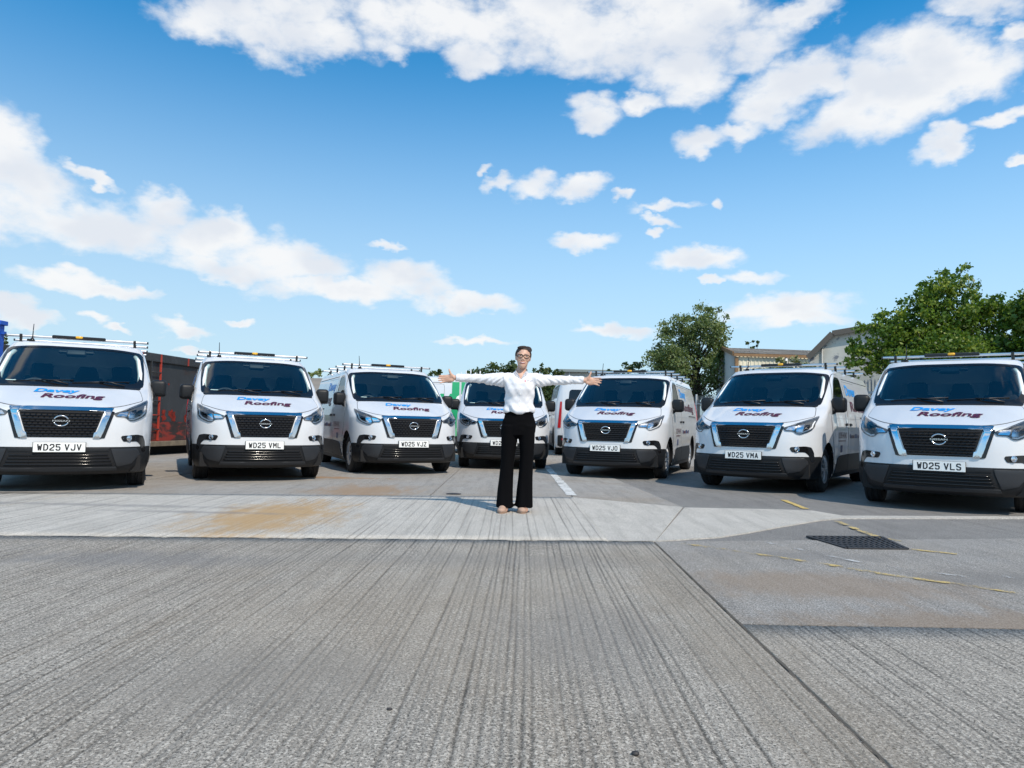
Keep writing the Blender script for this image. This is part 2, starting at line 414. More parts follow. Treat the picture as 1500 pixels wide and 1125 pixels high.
def panel(name, poly, mapper, off, skirt, material, parent, res=0.06, bev=0.0):
    """raised panel that follows the body: mapper(a, b, off) -> (point, normal)"""
    bm = fill2d(poly, res)
    nrm = {}
    for v in bm.verts:
        p, n = mapper(v.co.x, v.co.y, off); nrm[v.index] = n; v.co = p
    bm.verts.index_update()
    bd = [e for e in bm.edges if e.is_boundary]
    if skirt > 0:
        base = {v: nn for v, nn in zip(bm.verts, [None]*len(bm.verts))}
        bm.normal_update()
        ex = bmesh.ops.extrude_edge_only(bm, edges=bd)
        for v in [g for g in ex['geom'] if isinstance(g, bmesh.types.BMVert)]:
            src = [e.other_vert(v) for e in v.link_edges if e.other_vert(v) is not None]
            best = min(src, key=lambda s_: (s_.co - v.co).length)
            # move inwards along the averaged surface normal of the panel
            q = best.normal
            v.co = v.co - q * skirt
        if bev > 0:
            bmesh.ops.bevel(bm, geom=[e for e in bd if e.is_valid], offset=bev, segments=2, affect='EDGES', profile=0.6)
    o = from_bm(name, bm, material, parent, normals=False)
    # outside must face outwards
    me = o.data
    return smooth_angle(o, 40)
def fpanel(name, poly, off, skirt, material, parent, res=0.06, bev=0.0):
    """poly in front view (x, z), counter-clockwise as seen from the front"""
    return panel(name, ccw(poly), lambda a, b, o: F(a, b, o), off, skirt, material, parent, res, bev)
def spanel(name, poly, side, off, skirt, material, parent, res=0.08, bev=0.0):
    """poly in side view (y, z)"""
    p = ccw(poly)
    if side < 0: p = p[::-1]
    return panel(name, p, lambda a, b, o: S(a, b, side, o), off, skirt, material, parent, res, bev)
def ccw(poly):
    a = sum(poly[i-1][0]*poly[i][1] - poly[i][0]*poly[i-1][1] for i in range(len(poly)))
    return list(poly) if a > 0 else list(poly)[::-1]
def ring(name, outer, inner, mapper, off, material, parent, n=96, sub=3, skirt=0.006, off_in=None):
    A, B = resample(outer, n), resample(inner, n)
    # line the two outlines up
    k0 = min(range(n), key=lambda k: sum((Vector(A[i]) - Vector(B[(i+k) % n])).length for i in range(0, n, 4)))
    B = B[k0:] + B[:k0]
    if off_in is None: off_in = off
    bm = bmesh.new(); rows = []
    rows.append([bm.verts.new(mapper(a[0], a[1], off - skirt)[0]) for a in A])
    for j in range(sub + 1):
        t = j / sub
        rows.append([bm.verts.new(mapper(a[0]*(1-t) + b[0]*t, a[1]*(1-t) + b[1]*t, off*(1-t) + off_in*t)[0]) for a, b in zip(A, B)])
    rows.append([bm.verts.new(mapper(b[0], b[1], off_in - skirt)[0]) for b in B])
    for r0, r1 in zip(rows, rows[1:]):
        for k in range(n): bm.faces.new((r0[k], r0[(k+1) % n], r1[(k+1) % n], r1[k]))
    return smooth_angle(from_bm(name, bm, material, parent), 40)
def mirror_poly(p): return [(-x, z) for x, z in p][::-1]

WS_OUT = round_poly([(-.842,1.292),(-.4,1.286),(.4,1.286),(.842,1.292),(.846,1.50),(.828,1.70),(.806,1.822),(.45,1.858),(-.45,1.858),(-.806,1.822),(-.828,1.70),(-.846,1.50)], [.05,0,0,.05,.1,.1,.06,.3,.3,.06,.1,.1])
WS_IN = round_poly([(-.765,1.345),(-.4,1.338),(.4,1.338),(.765,1.345),(.800,1.50),(.785,1.70),(.765,1.795),(.45,1.826),(-.45,1.826),(-.765,1.795),(-.785,1.70),(-.800,1.50)], [.09,0,0,.09,.1,.1,.05,.3,.3,.05,.1,.1])
SW_OUT = round_poly([(1.30,1.215),(1.40,1.36),(1.72,1.70),(1.90,1.79),(2.20,1.79),(2.26,1.74),(2.28,1.24)], [.05,.05,.1,.08,.06,.06,.05])
SW_IN = round_poly([(1.42,1.265),(1.50,1.40),(1.76,1.675),(1.91,1.755),(2.18,1.755),(2.225,1.71),(2.235,1.275)], [.05,.05,.1,.08,.06,.06,.05])
DOOR_OUT = round_poly([(1.38,.40),(1.38,.62),(1.24,.86),(1.15,1.16),(1.36,1.38),(1.68,1.73),(1.88,1.835),(2.24,1.835),(2.32,1.78),(2.35,1.2),(2.35,.40)], [.06,.05,.1,.05,.05,.1,.08,.06,.08,.1,.06])
SLIDE = round_poly([(2.40,.36),(2.40,1.74),(3.42,1.74),(3.42,.36)], .06)
WHEEL_Y, WHEEL_Z, WHEEL_R, BASE_L = 0.954, 0.340, 0.340, 3.098

def body_mesh(parent):
    zs = [.212,.23,.26,.29,.33,.38,.43,.48,.54,.58,.62,.66,.70,.75,.80,.85,.90,.94,.97,.99,1.01,1.03,1.05,1.075,1.10,1.125,1.15,1.175,1.20,1.22,1.24,1.255,1.272,1.292] + [1.292 + .042*k for k in range(1, 14)] + [1.86, 1.88]
    cols = []
    ss = [0, .06, .12, .18, .24, .30, .36, .42, .48, .54, .60, .66, .72, .77]
    def prow(z):
        W, D, N, Yc, Yr = T_W(z), T_D(z), T_N(z), T_YC(z), T_YR(z)
        pts = [Vector((W*s, yF(W*s, z), z)) for s in ss]
        ph0 = math.asin(.77 ** (N/2))
        for k in range(1, 13):
            ph = ph0 + (math.pi/2 - ph0) * k / 12
            x = W * math.sin(ph) ** (2/N)
            pts.append(Vector((x, yF(x, z) if k < 12 else Yc + D, z)))
        y0, y1 = Yc + D, Yr - DR
        for k in range(1, 64): pts.append(Vector((W, y0 + (y1-y0)*k/64, z)))
        for k in range(0, 9):
            ph = math.pi/2 * (1 - k/9)
            pts.append(Vector((W*math.sin(ph)**(2/NR), y1 + DR*math.cos(ph), z)))
        pts.append(Vector((0, Yr, z)))
        return pts
    rows = [prow(z) for z in zs]
    rim = rows[-1]; yc = 3.3
    for s in (.985, .955, .91, .84, .74, .6, .42, .22):
        rows.append([Vector((p.x*s, yc + (p.y - yc)*s, 1.88 + .085*(1 - s**3.4)**(1/2.2))) for p in rim])
    bm = bmesh.new(); G = []
    for r in rows:
        right = [bm.verts.new(p) for p in r]
        left = [right[0]] + [bm.verts.new((-p.x, p.y, p.z)) for p in r[1:-1]] + [right[-1]]
        G.append((right, left))
    for (a, al), (b, bl) in zip(G, G[1:]):
        for k in range(len(a)-1):
            bm.faces.new((a[k], a[k+1], b[k+1], b[k])); bm.faces.new((al[k+1], al[k], bl[k], bl[k+1]))
    a, al = G[-1]
    for k in range(len(a)-1):
        try: bm.faces.new((a[k], a[k+1], al[k+1], al[k])) if k not in (0, len(a)-2) else bm.faces.new([v for v in dict.fromkeys((a[k], a[k+1], al[k+1], al[k]))])
        except ValueError: pass
    # openings
    def cut(test, snap):
        kill = [f for f in bm.faces if test(f.calc_center_median())]
        ks = set(kill); vs = {v for f in kill for v in f.verts}
        bound = [v for v in vs if any(f not in ks for f in v.link_faces)]
        bmesh.ops.delete(bm, geom=kill, context='FACES')
        for v in bound:
            if v.is_valid: v.co = snap(v.co)
    ws = [(x*.985, z + (.008 if z < 1.5 else -.008)) for x, z in WS_OUT]
    cut(lambda c: c.z > 1.27 and c.y < T_YC(c.z) + T_D(c.z)*.9 and in_poly((c.x, c.z), ws),
        lambda c: (lambda q: Vector((q[0], yF(q[0], q[1]), q[1])))(nearest_on_poly((c.x, c.z), ws)))
    sw = [(1.8 + (y-1.8)*.96, 1.5 + (z-1.5)*.95) for y, z in SW_OUT]
    cut(lambda c: c.z > 1.2 and abs(c.x) > .6 and in_poly((c.y, c.z), sw),
        lambda c: (lambda q: Vector((math.copysign(xS(q[0], q[1]), c.x), q[0], q[1])))(nearest_on_poly((c.y, c.z), sw)))
    for yw in (WHEEL_Y, WHEEL_Y + BASE_L):
        def snap(c, yw=yw):
            d = Vector((c.y - yw, c.z - WHEEL_Z)); d = d.normalized() * .405
            y, z = yw + d.x, max(.18, WHEEL_Z + d.y)
            if c.z < .185: z = c.z
            return Vector((math.copysign(xS(y, z), c.x), y, z))
        cut(lambda c, yw=yw: abs(c.x) > .7 and c.z < 1 and (Vector((c.y - yw, c.z - WHEEL_Z)).length < .405 or (abs(c.y - yw) < .36 and c.z < .30)), snap)
    # lower front is the black bumper
    low = [f for f in bm.faces if f.calc_center_median().z < .54 and f.calc_center_median().y < WHEEL_Y]
    bm2 = bm.copy(); bm2.faces.ensure_lookup_table(); bm.faces.ensure_lookup_table(); bm.faces.index_update()
    idx = {f.index for f in low}
    bmesh.ops.delete(bm2, geom=[f for i, f in enumerate(list(bm2.faces)) if i not in idx], context='FACES')
    bmesh.ops.delete(bm, geom=low, context='FACES')
    o = from_bm('body', bm, M_WHITE, parent); smooth_angle(o, 50)
    bm2.normal_update()
    for v in bm2.verts: v.co = v.co + v.normal * .004 if v.co.y < 2 else v.co
    # front wheel arch flare keeps the top lip of the bumper thick
    top = [e for e in bm2.edges if e.is_boundary and all(abs(v.co.z - .54) < .02 for v in e.verts)]
    ex = bmesh.ops.extrude_edge_only(bm2, edges=top)
    for v in [g for g in ex['geom'] if isinstance(g, bmesh.types.BMVert)]: v.co.y += .02; v.co.x *= .985
    b = from_bm('front_bumper', bm2, M_BLACKP, parent); smooth_angle(b, 50)
    return o, b

def make_wheel(parent, side, y):
    w = empty('wheel'); w.parent = parent; w.location = (side * .8075, y, WHEEL_Z)
    if side < 0: w.rotation_euler = (0, 0, math.pi)
    bm = bmesh.new()
    prof = [(-.10,.205),(-.107,.25),(-.106,.29),(-.098,.322),(-.085,.337),(-.07,.3415),(-.066,.334),(-.058,.334),(-.054,.3425),(-.02,.343),(-.016,.335),(-.008,.335),(-.004,.3435),(.004,.3435),(.008,.335),(.016,.335),(.02,.343),(.054,.3425),(.058,.334),(.066,.334),(.07,.3415),(.085,.337),(.098,.322),(.106,.29),(.107,.25),(.10,.205)]
    add_lathe_x(bm, prof, 48); smooth_angle(from_bm('tyre', bm, M_TYRE, w), 50)
    bm = bmesh.new()
    add_lathe_x(bm, [(.09,.207),(.100,.210),(.104,.203),(.098,.192),(.06,.186),(.03,.18),(.02,.05)], 40)
    r = smooth_angle(from_bm('rim', bm, M_STEEL, w), 40)
    bm = bmesh.new()
    for k in range(10):
        a = 2*math.pi*k/10
        for da in (-.09, .09):
            p0 = Vector((.094, .05*math.cos(a + da*.6), .05*math.sin(a + da*.6))); p1 = Vector((.085, .196*math.cos(a+da), .196*math.sin(a+da)))
            add_tube(bm, [p0, p0.lerp(p1, .5) + Vector((.012,0,0)), p1], [.014, .012, .012], 6)
    add_lathe_x(bm, [(.10,.001),(.104,.02),(.100,.052),(.09,.06),(.06,.06)], 24)
    smooth_angle(from_bm('hub_cap', bm, M_STEEL, w), 40)
    bm = bmesh.new(); add_lathe_x(bm, [(.035,.001),(.034,.18)], 32); from_bm('brake_disc', bm, M_DARK, w)
    return w

def headlight(parent, s):
    base = [(.535,.945),(.56,.905),(.665,.900),(.70,.865),(.745,.855),(.84,.90),(.885,.955),(.898,1.10),(.893,1.125),(.80,1.065),(.66,.990)]
    base = round_poly(base, [.01,.015,.02,.02,.03,.04,.03,.01,.006,.02,.05], 3)
    P = base if s > 0 else mirror_poly(base)
    h = fpanel('headlight', P, .003, .02, M_HOUSE, parent, .035)
    def sub(name, poly, off, sk, m):
        q = poly if s > 0 else mirror_poly(poly)
        return fpanel(name, q, off, sk, m, h, .03)
    # two reflector chambers, the angular daylight strip and a bright brow
    sub('reflector', round_poly([(.565,.916),(.672,.912),(.690,.972),(.60,.957)], .01, 3), .008, .01, M_REFL)
    sub('reflector', round_poly([(.690,.896),(.765,.890),(.785,1.005),(.705,.975)], .012, 3), .008, .01, M_REFL)
    sub('projector', round_poly([(.775,.915),(.83,.935),(.842,1.0),(.785,.985)], .02, 3), .010, .01, M_GLOSSB)
    sub('daylight_strip', [(.69,.875),(.745,.868),(.83,.912),(.868,.96),(.878,1.05),(.866,1.05),(.856,.967),(.822,.926),(.745,.884),(.70,.890)], .011, .01, M_DRL)
    sub('brow_strip', [(.60,.962),(.68,.980),(.80,1.035),(.88,1.09),(.88,1.105),(.80,1.052),(.66,.985)], .011, .01, M_REFL)
    L = [(.5*(.70 + x) + (x - .70)*.49, z) for x, z in base]
    Lp = L if s > 0 else mirror_poly(L)
    fpanel('lens', Lp, .016, .012, M_LENS, h, .03, 0)
    return h

GLYPH = {'W': [[(0,1),(.24,0),(.5,.72),(.76,0),(1,1)]], 'D': [[(0,0),(0,1),(.62,1),(1,.76),(1,.24),(.62,0),(0,0)]], '2': [[(0,.80),(.18,1),(.82,1),(1,.84),(1,.60),(0,.16),(0,0),(1,0)]],
  '5': [[(1,1),(0,1),(0,.56),(.78,.58),(1,.42),(1,.16),(.80,0),(.18,0),(0,.16)]], 'V': [[(0,1),(.5,0),(1,1)]], 'J': [[(1,1),(1,.20),(.80,0),(.20,0),(0,.22)]], 'M': [[(0,0),(0,1),(.5,.42),(1,1),(1,0)]],
  'L': [[(0,1),(0,0),(1,0)]], 'Z': [[(0,1),(1,1),(0,0),(1,0)]], 'O': [[(.25,0),(0,.18),(0,.82),(.25,1),(.75,1),(1,.82),(1,.18),(.75,0),(.25,0)]], 'A': [[(0,0),(.5,1),(1,0)], [(.18,.28),(.82,.28)]],
  'S': [[(1,.84),(.80,1),(.20,1),(0,.86),(0,.62),(1,.40),(1,.16),(.80,0),(.20,0),(0,.16)]], 'Y': [[(0,1),(.5,.45),(1,1)], [(.5,.45),(.5,0)]]}
def plate_mesh(text):
    """number plate characters, 79 mm high with 14 mm strokes"""
    bm = bmesh.new(); CW, CH, ST, GAP = .050, .079, .0135, .011
    total = sum(.028 if ch == ' ' else CW + GAP for ch in text) - GAP; x = -total/2; lift = 0
    for ch in text:
        if ch == ' ': x += .028; continue
        for line in GLYPH[ch]:
            P = [Vector((x + ST/2 + u*(CW - ST), -CH/2 + ST/2 + v*(CH - ST))) for u, v in line]
            for a, b in zip(P, P[1:]):
                d = (b - a).normalized(); n = Vector((-d.y, d.x))*ST/2; e = d*ST*.32; lift += 1
                q = [a - e + n, a - e - n, b + e - n, b + e + n]
                bm.faces.new([bm.verts.new((c.x, -.0268 - .00006*(lift % 9) + c.y*.052, .5385 + c.y)) for c in q])
        x += CW + GAP
    me = bpy.data.meshes.new('plate_lettering'); bm.to_mesh(me); bm.free(); return me
def make_van(plate, name='panel_van'):
    v = empty(name)
    body, bump = body_mesh(v)
    # hood panel and side doors lie 3 mm proud with a dark seam round them
    hood = round_poly([(-.845,1.118),(-.60,1.032),(-.3,1.006),(.3,1.006),(.60,1.032),(.845,1.118),(.800,1.262),(.3,1.272),(-.3,1.272),(-.800,1.262)], [.03,.1,.2,.2,.1,.03,.04,.1,.1,.04])
    hs = [(x*1.008, 1.14 + (z-1.14)*1.035) for x, z in hood]
    hd = fpanel('hood', hood, .005, .004, M_WHITE, v, .05)
    fpanel('seam', hs, .0015, .004, M_SEAM, hd, .05)
    def hmap(x, y, off=.0125):
        lo, hi = 1.0, 1.28
        for _ in range(24):
            mid = (lo+hi)/2
            if yF(x, mid) < y: lo = mid
            else: hi = mid
        return F(x, lo, off)[0]
    # blue word above, maroon word below and to the right
    hm = lambda u, w_: hmap(u, w_)
    link('hood_lettering', text_fit('Davey', -.36, .13, .560, .720, hm, .032, .22), M_BLUE, hd)
    link('hood_lettering', text_fit('Roofing', -.265, .42, .365, .550, hm, .030, .22), M_MAROON, hd)
    # windscreen: black border ring, clear glass
    wsr = ring('windscreen_border', WS_OUT, WS_IN, lambda a, b, o: F(a, b, o), .004, M_GLOSSB, v, 120, 3)
    fpanel('windscreen', [(x*1.01, 1.57 + (z-1.57)*1.03) for x, z in WS_IN], .001, 0, M_WIND, v, .08)
    # cowl below the glass
    fpanel('cowl', round_poly([(-.80,1.268),(.80,1.268),(.815,1.291),(-.815,1.291)], .005), .006, .006, M_BLACKP, v, .05)
    for s in (-1, 1):
        dr = ring('front_door', DOOR_OUT, SW_OUT, lambda a, b, o, s=s: S(a, b, s, o), .004, M_WHITE, v, 120, 8)
        ring('seam', [(1.85 + (y-1.85)*1.012, 1.1 + (z-1.1)*1.012) for y, z in DOOR_OUT], [(1.85 + (y-1.85)*.985, 1.1 + (z-1.1)*.985) for y, z in DOOR_OUT], lambda a, b, o, s=s: S(a, b, s, o), .0015, M_SEAM, dr, 120, 1, .002)
        spanel('handle', round_poly([(2.14,1.005),(2.14,1.04),(2.29,1.045),(2.29,1.005)], .012), s, .022, .02, M_BLACKP, dr, .05)
        ring('window_frame', SW_OUT, SW_IN, lambda a, b, o, s=s: S(a, b, s, o), .003, M_GLOSSB, dr, 96, 2)
        spanel('side_window', [(1.85 + (y-1.85)*1.03, 1.5 + (z-1.5)*1.03) for y, z in SW_IN], s, 0, 0, M_SIDEG, v, .2)
        sd = spanel('sliding_door' if s < 0 or True else 'side_panel', SLIDE, s, .004, .004, M_WHITE, v, .1)
        ring('seam', [(2.91 + (y-2.91)*1.014, 1.05 + (z-1.05)*1.01) for y, z in SLIDE], [(2.91 + (y-2.91)*.985, 1.05 + (z-1.05)*.985) for y, z in SLIDE], lambda a, b, o, s=s: S(a, b, s, o), .0015, M_SEAM, sd, 96, 1, .002)
        spanel('handle', round_poly([(2.47,1.005),(2.47,1.045),(2.62,1.04),(2.62,1.005)], .012), s, .022, .02, M_BLACKP, sd, .05)
        spanel('door_rail', [(3.42,1.125),(3.42,1.165),(4.55,1.165),(4.55,1.125)], s, .002, .004, M_SEAM, v, .2)
        spanel('roof_seam', [(2.45,1.778),(2.45,1.790),(4.70,1.790),(4.70,1.778)], s, .002, .004, M_SEAM, v, .2)
        spanel('rub_strip', round_poly([(1.40,.275),(1.47,.36),(1.58,.50),(1.72,.53),(2.345,.545),(2.345,.275)], .04), s, .012, .012, M_BLACKP, v, .1)
        spanel('rub_strip', round_poly([(2.36,.275),(2.36,.545),(3.58,.545),(3.58,.275)], .02), s, .012, .012, M_BLACKP, v, .1)
        spanel('sill', [(1.38,.195),(1.38,.265),(3.62,.265),(3.62,.195)], s, .006, .01, M_BLACKP, v, .2)
        # long pressed crease along the side, level with the handles
        spanel('side_crease', round_poly([(1.2,1.118),(1.2,1.132),(4.75,1.142),(4.75,1.128)], .004), s, .008, .008, M_WHITE, v, .15)
        # side livery
        u = (lambda a: a) if s > 0 else (lambda a: -a)
        def smap(a, b, s=s): return S(a if s > 0 else a, b, s, .009)[0]
        def lett(txt, y0, y1, z0, z1, m, bold, nm='side_lettering', par=sd, shear=.0):
            if s > 0: me = text_fit(txt, y0, y1, z0, z1, smap, bold, shear)
            else: me = text_fit(txt, -y1, -y0, z0, z1, lambda a, b: smap(-a, b), bold, shear)
            return link(nm, me, m, par)
        lett('Davey', 2.52, 3.33, 1.46, 1.69, M_BLUE, .03)
        lett('Roofing', 2.70, 4.25, 1.20, 1.42, M_MAROON, .03)
        lett('01395 43142', 1.62, 2.22, .80, .90, M_MAROON, .012, par=dr)
        spanel('underline', [(1.64,.752),(1.64,.768),(2.16,.768),(2.16,.752)], s, .009, .002, M_MAROON, dr, .2)
        spanel('badge_print', [(1.80,.58),(1.80,.69),(1.92,.69),(1.92,.58)], s, .009, .002, M_NAVY, dr, .2)
        for k, (ya, yb, mm) in enumerate([(2.50,2.57,M_NAVY),(2.62,2.86,M_MAROON),(2.92,3.10,M_NAVY),(3.16,3.24,M_MAROON),(3.30,3.37,M_NAVY)]):
            spanel('badge_print', [(ya,.80),(ya,.87 - .02*(k % 2)),(yb,.87 - .02*(k % 2)),(yb,.80)], s, .009, .002, mm, sd, .2)
        headlight(v, s)
        # fog lamp pod: dark hook shape with a round lamp
        fp = [(.625,.655),(.635,.675),(.80,.690),(.862,.675),(.885,.60),(.893,.47),(.860,.465),(.838,.56),(.80,.605),(.65,.605)]
        fp = round_poly(fp, .018, 3); Q = fp if s > 0 else mirror_poly(fp)
        fg = fpanel('fog_lamp_pod', Q, .006, .015, M_GLOSSB, v, .03)
        c, n = F(s*.705, .645, .004)
        bm = bmesh.new(); rot = n.to_track_quat('X', 'Z').to_matrix().to_4x4()
        add_lathe_x(bm, [(.0,.036),(.016,.036),(.018,.030),(.010,.026),(.013,.001)], 20); bmesh.ops.transform(bm, matrix=Matrix.Translation(c) @ rot, verts=bm.verts)
        smooth_angle(from_bm('fog_lamp', bm, M_REFL, fg), 40)
        # mirror on a stubby arm
        bm = bmesh.new(); add_box(bm, Vector((s*1.040, 1.345, 1.318)), (.205, .17, .235), Matrix.Rotation(s*R(-8), 3, 'Z'), .055, 4)
        mr = smooth_angle(from_bm('door_mirror', bm, M_BLACKP, v), 50)
        bm = bmesh.new(); add_tube(bm, [(s*.925,1.30,1.215),(s*.965,1.315,1.235),(s*1.00,1.335,1.26)], [.062,.052,.048], 12); smooth_angle(from_bm('mirror_arm', bm, M_BLACKP, mr), 50)
        spanel('mirror_foot', round_poly([(1.20,1.17),(1.30,1.34),(1.44,1.30),(1.42,1.20)], .02), s, .014, .014, M_BLACKP, v, .05)
        box('mirror_glass', (s*1.040, 1.432, 1.318), (.17, .006, .195), M_MIRR, mr, Matrix.Rotation(s*R(-8), 3, 'Z'))
        # tail lamp
        spanel('tail_lamp', round_poly([(4.86,.90),(4.86,1.55),(4.985,1.55),(5.0,.90)], .02), s, .008, .01, M_RED, v, .05)
        for y in (WHEEL_Y, WHEEL_Y + BASE_L): make_wheel(v, s, y)
        for y in (WHEEL_Y, WHEEL_Y + BASE_L):
            bm = bmesh.new(); rr = []
            for xx in (.60, .945 if y < 2 else .95):
                rr.append([bm.verts.new((s*min(xx, xS(y + .40*math.cos(a), max(.2, WHEEL_Z + .40*math.sin(a))) - .004) if xx > .7 else s*xx, y + .403*math.cos(a), WHEEL_Z + .403*math.sin(a))) for a in [R(-22 + 224*k/30) for k in range(31)]])
            for k in range(30): bm.faces.new((rr[0][k], rr[0][k+1], rr[1][k+1], rr[1][k]))
            bm.faces.new(rr[0])
            from_bm('wheel_arch_liner', bm, M_DARK, v)
    # grille: dark backing, slotted mesh, chrome V surround, badge
    gback = round_poly([(-.432,.963),(-.335,.655),(.335,.655),(.432,.963)], .02)
    gr = fpanel('grille', gback, .004, .012, M_DARK, v, .05)
    bm = bmesh.new()
    for j in range(9):
        z = .672 + j*.0332
        hw = .325 + (z-.655)/(.963-.655)*.090
        p = [F(-hw + 2*hw*k/24, z, .014)[0] for k in range(25)]
        add_tube(bm, p, .0045 if j % 3 else .008, 5)
        if j < 8:
            nn = 15
            for k in range(-nn, nn+1):
                x = (k + (.5 if j % 2 else 0)) * .056
                if abs(x) > hw - .012: continue
                a = F(x - .012, z + .004, .013)[0]; b = F(x + .0, z + .0156, .016)[0]; c = F(x - .012, z + .0275, .013)[0]
                add_tube(bm, [a, b, c], .0045, 4)
    from_bm('grille_mesh', bm, M_GLOSSB, gr)
    for s in (-1, 1):
        blk = [(.545,.962),(.452,.648),(.398,.640),(.495,.975)]
        fpanel('grille_edge', round_poly(blk if s > 0 else mirror_poly(blk), .008), .008, .015, M_GLOSSB, gr, .05)
        arm = [(.535,1.000),(.508,.955),(.410,.648),(.328,.648),(.338,.712),(.366,.722),(.437,.940),(.425,.964),(.425,1.002)]
        arm = round_poly(arm, [.005,.01,.012,.006,.008,.008,.01,.0,.0], 3)
        fpanel('chrome_arm', arm if s > 0 else mirror_poly(arm), .022, .025, M_CHROME, gr, .05, .005)
    fpanel('chrome_bar', [(-.4255,1.0025),(-.4255,.964),(.4255,.964),(.4255,1.0025)], .0215, .025, M_CHROME, gr, .05, .005)
    bc, bn = F(0, .845, .022)
    bm = bmesh.new()
    for a0, a1 in ((18, 162), (198, 342)):
        pts = [bc + Vector((.074*math.cos(R(a)), -.002, .060*math.sin(R(a)))) for a in [a0 + (a1-a0)*k/18 for k in range(19)]]
        add_tube(bm, pts, [.005] + [.0085]*17 + [.005], 8)
    bd = smooth_angle(from_bm('badge', bm, M_CHROME, gr), 60)
    me = text_fit('NISSAN', -.088, .088, -.0105, .0105, lambda a, b: bc + Vector((a, -.010, b)), .02, 0)
    link('badge_lettering', me, M_CHROME, gr)
    box('badge_bar', bc + Vector((0, .004, 0)), (.150, .008, .030), M_GLOSSB, gr)
    # lower air intake with slats and the lip below it
    it = round_poly([(-.500,.470),(-.572,.312),(.572,.312),(.500,.470)], .008)
    ai = fpanel('air_intake', it, .006, .01, M_DARK, v, .05)  # dark panel on the bumper, shade of a recess put into its colour
    for j in range(4):
        z = .338 + j*.036; hw = .565 - (z-.312)/(.158)*.07 - .012
        bm = bmesh.new(); add_tube(bm, [F(-hw + 2*hw*k/24, z, .012)[0] for k in range(25)], .0075, 6)
        from_bm('slat', bm, M_GLOSSB, ai, True)
    for x in (-.30, .30):
        tube('strut', [F(x, .33, .008)[0], F(x, .46, .008)[0]], .005, M_DARK, ai, 5)
    fpanel('bumper_lip', round_poly([(-.60,.262),(-.585,.300),(.585,.300),(.60,.262)], .008), .016, .02, M_GREYP, v, .05, .006)
    for s in (-1, 1):
        f1 = round_poly([(.520,.520),(.592,.300),(.74,.330),(.835,.44),(.80,.520)], .02)
        fpanel('bumper_corner', f1 if s > 0 else mirror_poly(f1), .014, .014, M_GREYP, v, .05, .008)
    fpanel('bumper_beam', round_poly([(-.505,.485),(-.515,.532),(.515,.532),(.505,.485)], .008), .012, .014, M_BLACKP, v, .05, .005)
    # number plate
    pl = box('number_plate', (0, -.022, .5385), (.524, .008, .113), M_PLATE, v, Matrix.Rotation(R(-3), 3, 'X'), .003)
    link('plate_lettering', plate_mesh(plate), M_INK, pl)
    box('plate_holder', (0, -.012, .5385), (.535, .018, .118), M_BLACKP, v, Matrix.Rotation(R(-3), 3, 'X'))
    # wipers
    for x0, x1, z1 in ((.62, .02, 1.332), (-.02, -.62, 1.330)):
        bm = bmesh.new()
        add_tube(bm, [F(x0, 1.300, .02)[0], F(x0 - .16, 1.335, .03)[0], F((x0+x1)/2, 1.352, .02)[0]], [.012,.010,.007], 6)
        add_tube(bm, [F(x0 + .05, 1.368, .010)[0], F((x0+x1)/2, 1.350, .012)[0], F(x1, z1, .010)[0]], .007, 5)
        from_bm('wiper', bm, M_INK, v, True)
    # cabin
    box('underbody', (0, 2.60, .33), (1.70, 4.7, .20), M_DARK, v)  # plain black box added to block light under the open shell
    box('engine_block', (0, .75, .55), (1.05, .8, .5), M_DARK, v)
    box('cabin_floor', (0, 1.75, .52), (1.80, 1.5, .06), M_DASH, v)
    bm = bmesh.new()
    P = [(.93,1.265),(1.02,1.285),(1.20,1.275),(1.34,1.235),(1.40,1.17),(1.36,1.02),(1.30,.75),(.98,.75)]
    rings = []
    for x in [-.84,-.6,-.4,-.2,0,.2,.4,.6,.84]:
        k = .02 if abs(x) < .3 else 0
        rings.append([bm.verts.new((x, yy + .05*abs(x)**2, zz + k)) for yy, zz in P])
    for a, b in zip(rings, rings[1:]):
        for k in range(len(P)): bm.faces.new((a[k], a[(k+1) % len(P)], b[(k+1) % len(P)], b[k]))
    bm.faces.new(rings[0]); bm.faces.new(rings[-1])
    smooth_angle(from_bm('dashboard', bm, M_DASH, v), 40)
    # steering wheel on the image-left side
    bm = bmesh.new(); c0 = Vector((-.46, 1.52, 1.235)); tilt = Matrix.Rotation(R(-28), 3, 'X')
    add_tube(bm, [c0 + tilt @ Vector((.185*math.cos(a), 0, .185*math.sin(a))) for a in [2*math.pi*k/32 for k in range(33)]], .016, 8, False)
    add_box(bm, c0, (.17, .05, .12), tilt, .02); add_box(bm, c0, (.36, .02, .035), tilt, .006); add_box(bm, c0 - tilt @ Vector((0,0,.09)), (.035, .02, .18), tilt, .006)
    add_tube(bm, [c0, c0 + tilt @ Vector((0, -.22, 0))], .04, 8)
    smooth_angle(from_bm('steering_wheel', bm, M_DASH, v), 50)
